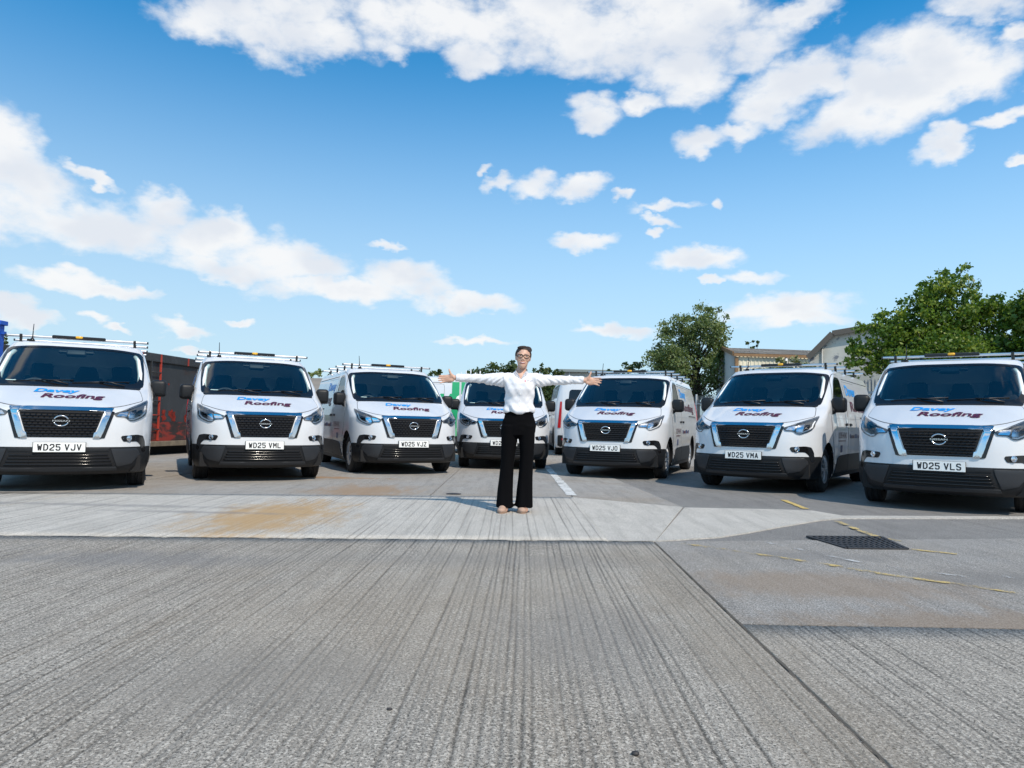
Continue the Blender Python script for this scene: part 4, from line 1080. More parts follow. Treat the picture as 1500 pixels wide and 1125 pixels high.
from_bm('lips', e, M_LIP, person_body, True)
e = bmesh.new(); add_tube(e, [Vector((hp(x, 0, z).x, front_y(x, z) - .0030, hp(x, 0, z).z)) for x, z in [(-.022, -.0570), (0, -.0590), (.022, -.0570)]], [.0016, .0036, .0016], 8); from_bm('teeth', e, M_TEETH, person_body, True)
# glasses
gl = empty('glasses'); gl.parent = woman
for s in (-1, 1):
    e = bmesh.new(); cx, cz = s*.031, .004
    pts = []
    for k in range(25):
        t = 2*math.pi*k/24; ct, st_ = math.cos(t), math.sin(t)
        x = cx + .0255*math.copysign(abs(ct)**.7, ct); z = cz + .0175*math.copysign(abs(st_)**.7, st_)
        p = hp(x, -.090 + .012*abs(x)/.06, z); pts.append(p)
    add_tube(e, pts, .0034, 6, False); from_bm('rim', e, M_TORT, gl, True)
    e = bmesh.new(); vs = [e.verts.new(p) for p in pts[:-1]]; e.faces.new(vs); from_bm('lens', e, glass('spectacle_glass', (.97,.97,.97), .08), gl)
    e = bmesh.new(); add_tube(e, [hp(s*.057, -.088, .010), hp(s*.072, -.06, .010), hp(s*.078, .0, .006)], .0024, 6); from_bm('temple', e, M_TORT, gl, True)
e = bmesh.new(); add_tube(e, [hp(-.007, -.090, .008), hp(0, -.093, .011), hp(.007, -.090, .008)], .0026, 6); from_bm('bridge', e, M_TORT, gl, True)
# hair: pulled-back cap over the skull, knot at the back
bm = bmesh.new(); hblob(bm, hp(0, .026, .026), (.0815, .097, .092), htilt, 32)
for v in list(bm.verts):
    q = htilt.inverted() @ (v.co - hc) / HS
    hairline = .062 + .018*(abs(q.x)/.07)**2*(-2.2) + (.010 if q.x > 0 else 0)
    if q.y < -.012 and q.z < hairline: bm.verts.remove(v)
    elif q.z < -.045 or (q.y < .02 and q.z < .005): bm.verts.remove(v)
r_ = bmesh.ops.solidify(bm, geom=bm.faces[:], thickness=.012)
add = bm
hblob(add, hp(.036, .045, .082), (.046, .042, .036), htilt, 16); hblob(add, hp(.005, .10, .02), (.045, .040, .05), htilt, 16); hblob(add, hp(-.015, -.018, .094), (.052, .04, .018), htilt @ Matrix.Rotation(R(-6), 3, 'Y'), 16)
hm_ = remeshed(bm, .0045, 2, .5)
NN = [v.normal.copy() for v in hm_.vertices]
for v in hm_.vertices:
    q = v.co - hc; n_ = noise.noise(Vector((q.x*30, q.y*8, q.z*160))) * .0016; v.co += NN[v.index] * n_
link('hair', hm_, M_HAIR, woman, True)
# shirt
bm = bmesh.new()
loft_rings(bm, [(0, 0, 1.030, .146, .104), (0, -.004, 1.045, .155, .112), (0, -.002, 1.075, .154, .112), (0, 0, 1.13, .147, .104), (0, 0, 1.20, .153, .108), (0, -.010, 1.28, .163, .124), (0, -.008, 1.34, .168, .120), (0, 0, 1.39, .172, .100), (.0, .002, 1.425, .140, .082), (.008, .006, 1.450, .082, .066), (.010, .008, 1.475, .064, .060)])
for s in (-1, 1):
    add_tube(bm, [(s*.085, .0, 1.375), (s*.165, .0, 1.383), (s*.26, .003, SH - .012), (s*.40, .008, SH - .006), (s*.54, .0, SH - .003), (s*.640, -.014, SH - .003), (s*.668, -.018, SH - .002)], [.072, .078, .064, .050, .044, .041, .043], 20)
    add_tube(bm, [(s*.625, -.012, SH - .003), (s*.674, -.019, SH - .002)], [.0435, .0430], 20)
sm = remeshed(bm, .0075, 3, .5)
NN = [v.normal.copy() for v in sm.vertices]
for v in sm.vertices:
    p = v.co; ax = abs(p.x)
    d = 0
    if ax > .17:     # creases wind round the sleeves and gather below the shoulder
        am = .012*(1 - .4*sstep(.3, .6, ax)) * (1.25 if p.z < SH else .7)
        d += am * noise.noise(Vector((p.x*26 + p.z*34*math.copysign(1, p.x), p.y*9, p.z*8 + 3))) + .003*noise.noise(Vector((p.x*60, p.y*20, p.z*30)))
    else:
        d += .013*noise.noise(Vector((p.x*17 + p.z*9, p.y*6, p.z*8))) * (1 + 1.2*sstep(1.16, 1.04, p.z)) + .0060*noise.noise(Vector((p.x*34 - p.z*22, 2.5, p.z*13)))
        if p.z < 1.12: d += .005*math.sin(p.x*62 + 2*noise.noise(Vector((p.x*9, 0, p.z*6)))) * sstep(1.12, 1.06, p.z)
    v.co = p + NN[v.index] * d
# open neck: cut the V out of the front
bm = bmesh.new(); bm.from_mesh(sm); bpy.data.meshes.remove(sm)
kill = [f for f in bm.faces if (lambda c: c.z > 1.385 and c.y < .02 and abs(c.x - .008) < .005 + (c.z - 1.385)*.72 and abs(c.x) < .075)(f.calc_center_median()) or f.calc_center_median().z > 1.470]
bmesh.ops.delete(bm, geom=kill, context='FACES')
shirt = from_bm('shirt', bm, M_SHIRT, woman, True)
for s in (-1, 1):      # collar leaf
    bm = bmesh.new()
    P = [(.008 + s*.006, -.098, 1.392), (.008 + s*.050, -.090, 1.418), (.008 + s*.080, -.052, 1.432), (.012 + s*.078, .012, 1.462), (.012 + s*.052, .045, 1.492), (.012 + s*.056, .0, 1.500), (.012 + s*.055, -.035, 1.480), (.008 + s*.026, -.078, 1.435)]
    c_ = bm.verts.new((.008 + s*.058, -.055, 1.450)); vs = [bm.verts.new(p) for p in P]
    for k in range(len(P)): bm.faces.new((vs[k], vs[(k+1) % len(P)], c_))
    bmesh.ops.solidify(bm, geom=bm.faces[:], thickness=.005)
    from_bm('collar', bm, M_SHIRT, shirt)
shirt_tree = tree_of(shirt.data)
def shirt_y(x, z):
    loc, nn, fi, dd = shirt_tree.ray_cast(Vector((x, -.5, z)), Vector((0, 1, 0))); return loc.y if loc else -.11
for z in (1.355, 1.29, 1.225, 1.16, 1.10):
    bm = bmesh.new(); blob(bm, Vector((.006, shirt_y(.006, z) - .001, z)), (.006, .003, .006), None, 10); from_bm('button', bm, M_EYE, shirt, True)
bm = bmesh.new(); P = [(.003 + .003*math.sin(z*40), z) for z in [1.06 + .02*k for k in range(17)]]
add_tube(bm, [Vector((x - .016, shirt_y(x - .016, z) + .0005, z)) for x, z in P], .0016, 5); from_bm('placket', bm, M_SHIRT, shirt, True)
bm = bmesh.new(); blob(bm, Vector((.055, shirt_y(.055, 1.362), 1.362)), (.010, .003, .009), None, 10); from_bm('logo', bm, M_LOGO, shirt, True)
for k in range(4):
    x = .076 + k*.016; bm = bmesh.new(); add_box(bm, Vector((x, shirt_y(x, 1.366 + (.003 if k % 2 else 0)), 1.366 + (.003 if k % 2 else 0))), (.012, .004, .006)); from_bm('logo', bm, M_NAVY, shirt)
# trousers, flared
bm = bmesh.new()
loft_rings(bm, [(0, .0, 1.048, .142, .098), (0, 0, 1.02, .148, .102), (0, .004, .96, .168, .112), (0, .006, .90, .182, .118), (-.005, .004, .85, .184, .112), (-.012, .0, .80, .175, .10)])
for cs in ([(-.088, 0, .90, .088, .105), (-.098, 0, .75, .084, .098), (-.108, -.006, .60, .074, .084), (-.112, -.006, .50, .071, .080), (-.121, .002, .35, .074, .086), (-.131, .004, .20, .083, .098), (-.135, .004, .048, .094, .118)],
           [(.082, 0, .90, .088, .105), (.086, 0, .75, .084, .098), (.088, -.006, .60, .073, .084), (.085, -.006, .50, .071, .080), (.079, .002, .35, .076, .086), (.071, .006, .20, .087, .100), (.066, .008, .056, .099, .120)]):
    loft_rings(bm, cs)
tm = remeshed(bm, .0075, 3, .5)
NN = [v.normal.copy() for v in tm.vertices]
for v in tm.vertices:
    p = v.co
    d = .004*noise.noise(Vector((p.x*22, p.y*10, p.z*3.2))) + .005*sstep(.75, .95, p.z)*noise.noise(Vector((p.x*12, 4, p.z*26)))
    d += .006*sstep(.5, .1, p.z)*math.sin(p.x*60 + 3*p.y)
    v.co = p + NN[v.index]*d
tr_ = link('trousers', tm, M_TROUS, woman, True)
bm = bmesh.new(); loft_rings(bm, [(0, 0, 1.022, .1525, .108), (0, 0, 1.052, .148, .104)], True, 36); from_bm('waistband', bm, M_TROUS, tr_, True)
# suede slip-on shoes
for x, y, rz in ((-.150, -.055, -8), (.042, -.015, 4)):
    bm = bmesh.new(); rm = Matrix.Rotation(R(rz), 3, 'Z')
    c_ = Vector((x, y, 0))
    def sp(a, b, c): return c_ + rm @ Vector((a, b, c))
    blob(bm, sp(0, -.085, .032), (.044, .062, .030), rm); blob(bm, sp(0, -.02, .040), (.042, .085, .040), rm); blob(bm, sp(0, .07, .045), (.036, .055, .045), rm); blob(bm, sp(0, -.06, .02), (.047, .085, .020), rm)
    shoe = link('shoe', remeshed(bm, .005, 2, .5), M_SHOE, woman, True)
    bm = bmesh.new(); loft = [(sp(0, 0, 0))]
    R1 = [bm.verts.new(sp(.050*math.sin(t)*(.82 if math.cos(t) < 0 else 1), -.012 - .140*math.cos(t), 0)) for t in [2*math.pi*k/24 for k in range(24)]]
    bm.faces.new(R1); rr = bmesh.ops.extrude_face_region(bm, geom=bm.faces[:]); bmesh.ops.translate(bm, vec=(0, 0, .014), verts=[q for q in rr['geom'] if isinstance(q, bmesh.types.BMVert)])
    from_bm('sole', bm, M_SOLE, shoe)
woman.location.z = .008
woman.rotation_euler = (0, 0, 0)
# ------------------------------------------------------------------ background: skip, fences, sheds, vans, trees
def proc_metal(name, base, second, lo, hi, scale, rough=.6, third=None, stretch=(1,1,1)):
    M = bpy.data.materials.new(name); M.use_nodes = True; t = NT(M.node_tree); b = t.n['Principled BSDF']
    pos = t.mapping(t.new('ShaderNodeTexCoord').outputs['Object'], scale=stretch)
    n = t.noise(pos, scale, 7, .65, .6); n2 = t.noise(pos, scale*.25, 5, .6)
    c = t.mix(t.smooth(n2, .35, .65), base, tuple(min(1, x*1.5) for x in base))
    c = t.mix(t.smooth(n, lo, hi), c, second)
    if third: c = t.mix(t.smooth(t.noise(pos, scale*.7, 6, .7), .55, .62), c, third)
    t.l.new(c, b.inputs['Base Color']); b.inputs['Roughness'].default_value = rough
    t.l.new(t.bump(n, .3, .01), b.inputs['Normal'])
    return M
# --- roll-off skip, dark paint worn to red
M_SKIPU = proc_metal('dark_worn_paint', (.022,.023,.025), (.060,.062,.066), .55, .75, 1.2, .6, (.030,.020,.018))
M_SKIPL = proc_metal('red_worn_base', (.020,.012,.010), (.22,.022,.012), .47, .60, 2.4, .65, None, (.7,1,1.6))
M_SKIPR = mat('red_primer', (.36,.035,.018), .65, vary=(.25, 6))
M_WOOD = mat('weathered_timber', (.16,.13,.09), .85, vary=(.3, 8))
s0 = ground_at(205, 668); s1 = ground_at(292, 664)
SKY_ = 17.6
a0 = at_depth(212, 600, SKY_ - 1.2); a1 = at_depth(330, 600, SKY_ + 2.1)
dirv = Vector((a1.x-a0.x, a1.y-a0.y, 0)).normalized(); yaw = math.atan2(dirv.y, dirv.x)
sk = empty('steel_skip', (a0.x - dirv.x*2.0, a0.y - dirv.y*2.0, 0), yaw); tag(sk, 'dark steel roll-off skip with worn red paint and a rung ladder', 'skip')
L_, H_ = 6.2, 2.42
box('side_wall', (L_/2, .06, 1.45), (L_, .10, 1.50), M_SKIPU, sk); box('side_wall', (L_/2, 2.30, 1.35), (L_, .10, 1.70), M_SKIPU, sk)
box('side_wall', (L_-.05, 1.18, 1.35), (.10, 2.14, 1.70), M_SKIPU, sk); box('side_wall', (.05, 1.18, 1.35), (.10, 2.14, 1.70), M_SKIPU, sk)
box('lower_panel', (L_/2, .04, .56), (L_ + .02, .10, .46), M_SKIPL, sk)
box('floor', (L_/2, 1.18, .40), (L_-.1, 2.2, .1), M_DARK, sk)
box('top_rail', (L_/2, .03, 2.28), (L_ + .04, .18, .20), M_SKIPU, sk, None, .02); box('top_rail', (L_/2, 2.31, 2.28), (L_ + .04, .18, .20), M_SKIPU, sk, None, .02)
for k in range(7): box('rail_mark', (.7 + .86*k + .2*(k % 2), -.062, 2.28), (.05, .01, .19), M_SKIPR, sk)
box('base_beam', (L_/2, -.02, .28), (L_ + .06, .14, .12), M_WOOD, sk, None, .01)
box('runner', (L_/2, .40, .125), (L_, .18, .25), M_DARK, sk); box('runner', (L_/2, 1.95, .125), (L_, .18, .25), M_DARK, sk)
lx = 2.10
for x in (lx, lx + .34): box('ladder_rail', (x, -.045, 1.33), (.035, .035, 1.95), M_SKIPR if x > lx else M_SKIPU, sk)
for k in range(5): tube('rung', [(lx, -.06, .62 + .33*k), (lx + .34, -.06, .62 + .33*k)], .014, M_SKIPR if k % 2 else M_SKIPU, sk, 6)
rs = random.Random(4)
for k in range(10):     # paint scraped off to red in ragged patches
    x = rs.uniform(2.6, 4.6); z = rs.uniform(.86, 1.12) if k < 7 else rs.uniform(1.2, 2.0); bm = bmesh.new(); n = 11
    vs = [bm.verts.new((x + rs.uniform(.3,1)*(.13 if k < 7 else .05)*math.cos(2*math.pi*q/n), .004, z + rs.uniform(.3,1)*(.14 if k < 7 else .04)*math.sin(2*math.pi*q/n))) for q in range(n)]
    bm.faces.new(vs); bmesh.ops.solidify(bm, geom=bm.faces[:], thickness=.003); from_bm('scrape', bm, M_SKIPR, sk)
box('sign_plate', (4.30, -.03, 1.66), (.52, .02, .55), mat('blue_sign', (.01,.10,.55), .4), sk)
# --- blue steel post at the left with a lamp bracket
M_BLUEP = mat('blue_painted_steel', (.012,.08,.42), .45, vary=(.2, 6))
bp = at_depth(-6.5, 560, 13.0); post = empty('blue_post', (bp.x, 13.0, 0)); tag(post, 'tall blue painted steel post with a square cap', 'post')
pt = at_depth(0, 470, 13.0).z
box('shaft', (0, 0, pt/2), (.12, .12, pt), M_BLUEP, post); box('cap', (0, 0, pt - .04), (.20, .20, .08), M_BLUEP, post, None, .01); box('bracket', (.09, 0, pt - .22), (.07, .06, .05), M_BLUEP, post)
box('base_plate', (0, 0, .01), (.3, .3, .02), M_BLUEP, post)

# --- larger vans parked behind: one side-on with green livery, one seen from behind
M_GREEN = mat('green_vinyl', (.012,.33,.13), .4); M_GREEN2 = mat('pale_green_vinyl', (.12,.48,.22), .4)
DROP = ('hood_lettering', 'side_lettering', 'underline', 'badge_print', 'roof_bar', 'light_bar', 'aerial', 'windscreen_card', 'plate_lettering')
def plain_copy(o, parent=None):
    if o.name.startswith(DROP): return None
    c = o.copy(); C.objects.link(c); c.parent = parent
    for ch in list(o.children): plain_copy(ch, c)
    return c
K = 1.18
gv = plain_copy(proto); gv.location = (-6.05, 22.4, 0); gv.rotation_euler = (0, 0, R(-90)); gv.scale = (K, K, K)
tag(gv, 'white and green delivery van parked side-on behind the row', 'van')
if 'group' in gv: del gv['group']
spanel('livery_panel', [(3.62,.62),(3.62,1.80),(5.0,1.80),(5.0,.62)], 1, .010, .004, M_GREEN, gv, .1)
spanel('livery_panel', [(2.6,.50),(3.4,.60),(3.62,.62),(5.0,.80),(5.0,.52),(3.4,.42)], 1, .012, .004, M_GREEN2, gv, .1)
def gl_text(txt, y0, y1, z0, z1, m, off):
    o = link('side_lettering', text_fit(txt, y0, y1, z0, z1, lambda a, b: S(a, b, 1, off)[0], .04, 0), m, gv); return o
gl_text('MAC', 3.05, 4.15, 1.22, 1.50, M_GREEN, .013); gl_text('C', 3.72, 4.12, 1.22, 1.50, M_PAPER, .016)
rv = plain_copy(proto)
for ch in list(rv.children):
    if ch.name.startswith('tail_lamp'): bpy.data.objects.remove(ch)
rv.scale = (K, K, K); rv.rotation_euler = (0, 0, R(180)); rv.location = (2.43, 21.0 + 5.06*K, 0)
tag(rv, 'larger white van seen from behind with tall red tail lamps', 'van')
if 'group' in rv: del rv['group']
def rear(x, z, off):                               # point on the rear face
    W = T_W(z); s = min(abs(x)/W, .9999); return Vector((x, T_YR(z) - DR + DR*(1 - s**NR)**.5 + off, z))
def rpanel(name, poly, off, m, parent):
    return panel(name, ccw(poly)[::-1], lambda a, b, o: (rear(a, b, o), Vector((0, 1, 0))), off, .02, m, parent, .08)
for s in (-1, 1):
    d = rpanel('rear_door', round_poly([(s*.02,.55),(s*.80,.55),(s*.80,1.80),(s*.02,1.80)], .04), .006, M_WHITE, rv)
    rpanel('rear_window', round_poly([(s*.14,1.20),(s*.66,1.20),(s*.62,1.66),(s*.14,1.66)], .08), .012, M_GLOSSB, d)
    rpanel('tail_lamp', round_poly([(s*.830,.70),(s*.905,.70),(s*.850,1.36),(s*.805,1.36)], .02), .012, M_RED, rv)
    rpanel('reflector', [(s*.66,.40),(s*.80,.40),(s*.80,.45),(s*.66,.45)], .03, M_RED, rv)
rpanel('rear_bumper', round_poly([(-.90,.25),(.90,.25),(.90,.52),(-.90,.52)], .03), .02, M_BLACKP, rv)
# third van, only its roof shows above the row
v3 = plain_copy(proto); v3.scale = (K, K, K); v3.rotation_euler = (0, 0, R(172)); v3.location = (.35, 34.0, 0); tag(v3, 'white van with yellow and red rear marking, mostly hidden behind the row', 'van')
if 'group' in v3: del v3['group']
M_HIVIS = mat('yellow_marking', (.75,.62,.02), .5)
for k in range(5):
    x0 = -.75 + k*.3
    rpanel('rear_marking', [(x0,.7),(x0+.15,.7),(x0+.30,1.3),(x0+.15,1.3)], .014, M_HIVIS if k % 2 else M_RED, v3)
# site frame of white pipes on a carrier, behind the row
rk = at_depth(690, 552, 19.5)
fr = empty('pipe_frame', (rk.x, 19.5, 0)); tag(fr, 'white pipe rack standing behind the parked vans', 'rack')
zt = at_depth(690, 551, 19.5).z
box('top_beam', (0, 0, zt), (.62, .05, .05), M_WHITE, fr)
for k in range(5): tube('pipe', [(-.25 + .12*k, 0, zt - .02), (-.27 + .13*k, .02, zt + .10 + .05*(k % 3))], .016, M_WHITE, fr, 8)
for x in (-.28, .28): box('upright', (x, 0, zt/2), (.05, .05, zt), M_WHITE, fr)

# --- steel palisade fence running back along the right side
M_GALV = proc_metal('galvanised_steel', (.24,.25,.26), (.33,.34,.35), .45, .7, 2.0, .5)
M_GALVL = mat('bright_galvanised_post', (.50,.51,.52), .45, .3)
fA_, fB_ = at_depth(1292, 600, 19.2), at_depth(1012, 600, 33.0)
fa, fb = Vector((fA_.x, fA_.y, 0)), Vector((fB_.x, fB_.y, 0)); fd = (fb - fa).normalized(); fl = (fb - fa).length
start = fa - fd*9.0; tot = fl + 10.0
fe = empty('palisade_fence', start, math.atan2(fd.y, fd.x)); tag(fe, 'grey galvanised steel palisade fence with pointed pales', 'fence')
pale = None; FH = 2.36
for k in range(int(tot/.155)):
    if pale is None:
        bm = bmesh.new(); prof = [(-.032, 0), (-.012, -.018), (.012, -.018), (.032, 0)]
        A = [bm.verts.new((x, y, .05)) for x, y in prof]; B_ = [bm.verts.new((x, y, FH - .10)) for x, y in prof]; tips = [bm.verts.new((-.018, -.008, FH)), bm.verts.new((0, -.018, FH - .05)), bm.verts.new((.018, -.008, FH))]
        for i in range(3): bm.faces.new((A[i], A[i+1], B_[i+1], B_[i]))
        bm.faces.new((B_[0], B_[1], tips[1], tips[0])); bm.faces.new((B_[1], B_[2], tips[1])); bm.faces.new((B_[2], B_[3], tips[2], tips[1]))
        bmesh.ops.solidify(bm, geom=bm.faces[:], thickness=.003)
        pale = from_bm('pale', bm, M_GALV, fe); q = pale
    else:
        q = pale.copy(); C.objects.link(q); q.parent = fe
    q.location = (k*.155, 0, 0)
for z in (.45, 1.98): box('rail', (tot/2, .035, z), (tot, .05, .06), M_GALV, fe)
for k in range(int(tot/2.75) + 1): box('post', (.05 + k*2.75, .07, 1.19), (.10, .055, 2.42), M_GALVL, fe)

# --- corrugated sheds
def ribbed(name, p0, p1, z0, ztop, material, parent, pitch=.32, dep=.05):
    """ribbed sheet wall from p0 to p1; ztop(t) gives the top edge"""
    a, b = Vector(p0), Vector(p1); d = (b-a); Ln = d.length; d.normalize(); nn = Vector((d.y, -d.x))
    bm = bmesh.new(); k = int(Ln/pitch); prev = None
    for i in range(k):
        for t, o in ((i + .0, 0), (i + .55, 0), (i + .65, dep), (i + .90, dep)):
            u = min(1, t/k); q = a + d*Ln*u + nn*o
            cur = (bm.verts.new((q.x, q.y, z0)), bm.verts.new((q.x, q.y, ztop(u))))
            if prev: bm.faces.new((prev[0], cur[0], cur[1], prev[1]))
            prev = cur
    q = b; cur = (bm.verts.new((q.x, q.y, z0)), bm.verts.new((q.x, q.y, ztop(1)))); bm.faces.new((prev[0], cur[0], cur[1], prev[1]))
    return from_bm(name, bm, material, parent, normals=False)
M_CREAM = proc_metal('cream_sheet', (.66,.61,.47), (.58,.53,.40), .5, .75, .5, .6, None, (1,1,.25))
M_GREYSH = proc_metal('grey_and_shaded_sheet', (.34,.34,.32), (.42,.41,.38), .5, .7, .5, .6, None, (1,1,.25))  # grey shed walls, and the cream shed's end wall with shade in its colour
M_TRIM = mat('brown_trim', (.23,.13,.06), .6, vary=(.2, 2))
M_ROOFS = proc_metal('fibre_cement_roof', (.30,.28,.25), (.22,.20,.18), .5, .7, .8, .8)
Y1 = 58.0
c1 = at_depth(1079, 518, Y1); ze = c1.z
cl = at_depth(1050, 545, Y1 + 24)                               # far back corner of the end wall
sh = empty('cream_shed', (c1.x, Y1, 0)); tag(sh, 'cream ribbed steel shed with brown trim and a low pitched roof', 'building')
W1 = 17.0; back = Vector((cl.x - c1.x, 24.0)); along = Vector((W1, 1.5))
mid = back*.5; zr_ = at_depth(1061, 510, Y1 + 12).z
ribbed('front_wall', (0, 0), along, 0, lambda u: ze, M_CREAM, sh)
ribbed('end_wall', tuple(back), (0, 0), 0, lambda u: (ze + (zr_ - ze)*(1 - abs(u - .5)*2)), M_GREYSH, sh)  # end wall in shade: the shade is put into its grey colour
bm = bmesh.new()
for p, q in (((0, 0), tuple(mid)), (tuple(mid), tuple(back))):
    zz = (ze + .05, zr_ + .05) if p == (0, 0) else (zr_ + .05, ze + .05)
    o1 = Vector((-.25, -.2)) if p == (0, 0) else Vector((-.25, 0)); o2 = Vector((-.25, 0)) if p == (0, 0) else Vector((-.25, .2))
    vs = [bm.verts.new((*(Vector(p) + o1), zz[0])), bm.verts.new((*(Vector(p) + along + Vector((.3, o1.y))), zz[0])), bm.verts.new((*(Vector(q) + along + Vector((.3, o2.y))), zz[1])), bm.verts.new((*(Vector(q) + o2), zz[1]))]
    bm.faces.new(vs)
bmesh.ops.solidify(bm, geom=bm.faces[:], thickness=.12); from_bm('roof', bm, M_ROOFS, sh)
def beam(name, a, b, s_, m_, parent):
    bm = bmesh.new(); a, b = Vector(a), Vector(b); d = b - a; add_box(bm, (a+b)/2, (d.length, s_[0], s_[1]), d.to_track_quat('X', 'Z').to_matrix()); return from_bm(name, bm, m_, parent)
beam('eaves_trim', (-.3, -.28, ze - .12), (*(along + Vector((.3, -.28))), ze - .06), (.10, .22), M_TRIM, sh)
beam('corner_trim', (-.03, -.06, 0), (-.03, -.06, ze - .3), (.24, .24), M_TRIM, sh)
beam('verge_trim', (-.3, -.1, ze + .0), (mid.x - .3, mid.y, zr_ + .0), (.12, .34), M_TRIM, sh); beam('verge_trim', (mid.x - .3, mid.y, zr_), (back.x - .3, back.y, ze), (.12, .34), M_TRIM, sh)
tube('downpipe', [(4.4*.98 - .2, .2, 0), (4.4*.98 - .2, .2, ze - .2)], .10, M_PAPER, sh, 8)
# grey shed with its gable towards the yard
Y2 = 50.0
q0, q1, q2 = at_depth(1184, 524, Y2), at_depth(1213, 490, Y2), at_depth(1262, 483, Y2)
s2 = empty('grey_shed', (q0.x, Y2, 0), R(-27)); tag(s2, 'grey ribbed shed with a bent gable roof rising behind the leafy tree', 'building')
w1, w2 = (q1.x - q0.x)*1.12, (q2.x - q0.x)*1.12; WT = w2*2
def ztop2(u):
    x = u*WT; x = min(x, WT - x)
    return q0.z + (q1.z-q0.z)*x/w1 if x < w1 else q1.z + (q2.z-q1.z)*(x-w1)/(w2-w1)
M_MOTT = proc_metal('mottled_grey_sheet', (.36,.35,.31), (.17,.18,.20), .55, .64, 1.5, .7)
bm = bmesh.new(); xs = [0, w1*.25, w1*.5, w1*.75, w1, (w1+w2)/2, w2, WT-(w1+w2)/2, WT-w1, WT-w1*.5, WT]
lo = [bm.verts.new((x, 0, 0)) for x in xs]; hi = [bm.verts.new((x, 0, ztop2(x/WT))) for x in xs]
for i in range(len(xs)-1): bm.faces.new((lo[i], lo[i+1], hi[i+1], hi[i]))
from_bm('gable_wall', bm, M_MOTT, s2)
bm = bmesh.new(); keys = [(0, q0.z), (w1, q1.z), (w2, q2.z), (WT-w1, q1.z), (WT, q0.z)]
F0 = [bm.verts.new((x, -.3, z + .06)) for x, z in keys]; F1 = [bm.verts.new((x, 18, z + .06)) for x, z in keys]
for i in range(4): bm.faces.new((F0[i], F0[i+1], F1[i+1], F1[i]))
bmesh.ops.solidify(bm, geom=bm.faces[:], thickness=.14); from_bm('roof', bm, M_ROOFS, s2)
for (xa, za), (xb, zb) in zip(keys, keys[1:]): beam('verge_trim', (xa, -.34, za - .04), (xb, -.34, zb - .04), (.10, .36), mat('dark_trim', (.10,.085,.07), .6), s2)
box('side_wall', (.05, 9, q0.z/2), (.1, 17.8, q0.z), M_GREYSH, s2); box('side_wall', (WT-.05, 9, q0.z/2), (.1, 17.8, q0.z), M_GREYSH, s2)
for k in range(1): tube('downpipe', [(.9 + 1.1*k, -.08, .2), (.9 + 1.1*k, -.08, ztop2((.9 + 1.1*k)/WT) - .3)], .05, M_GREYSH, s2, 6)
# long low shed far behind the woman
Y3 = 95.0
r0, r1 = at_depth(824, 543, Y3), at_depth(905, 543, Y3)
s3 = empty('flat_shed', (r0.x, Y3, 0)); tag(s3, 'far pale flat-roofed shed between the round trees', 'building')
WW = r1.x - r0.x
ribbed('wall', (0, 0), (WW, 0), 0, lambda u: r0.z - .2, proc_metal('pale_stone_sheet', (.46,.43,.38), (.40,.38,.34), .5, .7, .4), s3, .6)
box('side_wall', (0, 6, r0.z/2 - .1), (.1, 12, r0.z - .2), M_GREYSH, s3)
box('roof', (WW/2, 6, r0.z), (WW + .9, 13, .38), mat('grey_green_roof', (.20,.24,.24), .6), s3, None, .04); tube('downpipe', [(.9, -.12, 0), (.9, -.12, r0.z)], .09, M_PAPER, s3, 6)
# slate-roofed cottages on the left
ct = at_depth(462, 556, 85.0); cz = at_depth(462, 551, 85.0).z
co = empty('cottage', (ct.x - 6, 85.0, 0)); tag(co, 'low building with a weathered grey slate roof seen between two vans', 'building')
M_SLATE = proc_metal('weathered_slate', (.17,.155,.14), (.24,.20,.16), .5, .7, .7, .85, None, (.3,1,3))
box('wall', (7, 4, 1.4), (14, 8, 2.8), mat('pale_render', (.45,.43,.40), .9), co)
bm = bmesh.new()
vs = [bm.verts.new(p) for p in ((-.4,-.4,2.7),(14.4,-.4,2.7),(14.4,4,cz),(-.4,4,cz),(14.4,8.4,2.7),(-.4,8.4,2.7))]
bm.faces.new(vs[:4]); bm.faces.new((vs[3], vs[2], vs[4], vs[5])); bm.faces.new((vs[0], vs[3], vs[5])); bm.faces.new((vs[1], vs[4], vs[2])); from_bm('roof', bm, M_SLATE, co)
beam('gutter', (-.4, -.5, 2.62), (14.4, -.5, 2.62), (.14, .14), M_TRIM, co)

# --- trees
def leaf_mat(name, dark, light, warm, sc=1.2):
    M = bpy.data.materials.new(name); M.use_nodes = True; t = NT(M.node_tree); t.n.clear()
    out = t.new('ShaderNodeOutputMaterial')
    at = t.new('ShaderNodeAttribute'); at.attribute_name = 'tone'
    c = t.ramp(at.outputs['Fac'], [(0.0, dark), (.6, light), (1.0, warm)])
    df = t.new('ShaderNodeBsdfPrincipled'); t.l.new(c, df.inputs['Base Color']); df.inputs['Roughness'].default_value = .45; df.inputs['Specular IOR Level'].default_value = .35
    tr = t.new('ShaderNodeBsdfTranslucent'); t.l.new(t.mix(1.0, c, (1.5, 1.7, .6), 'MULTIPLY'), tr.inputs[0])
    mx = t.new('ShaderNodeMixShader'); mx.inputs[0].default_value = .28
    t.l.new(df.outputs[0], mx.inputs[1]); t.l.new(tr.outputs[0], mx.inputs[2]); t.l.new(mx.outputs[0], out.inputs[0])
    return M
M_LEAF = leaf_mat('bright_leaf', (.055,.110,.016), (.13,.205,.030), (.26,.29,.05))
M_WILLOW = leaf_mat('willow_leaf', (.095,.135,.050), (.18,.225,.088), (.28,.30,.14))
M_DKLEAF = leaf_mat('dark_leaf', (.030,.055,.018), (.060,.092,.030), (.11,.13,.045))
M_FLOW = leaf_mat('flowering_shrub_leaf', (.08,.10,.04), (.20,.21,.10), (.55,.52,.33))
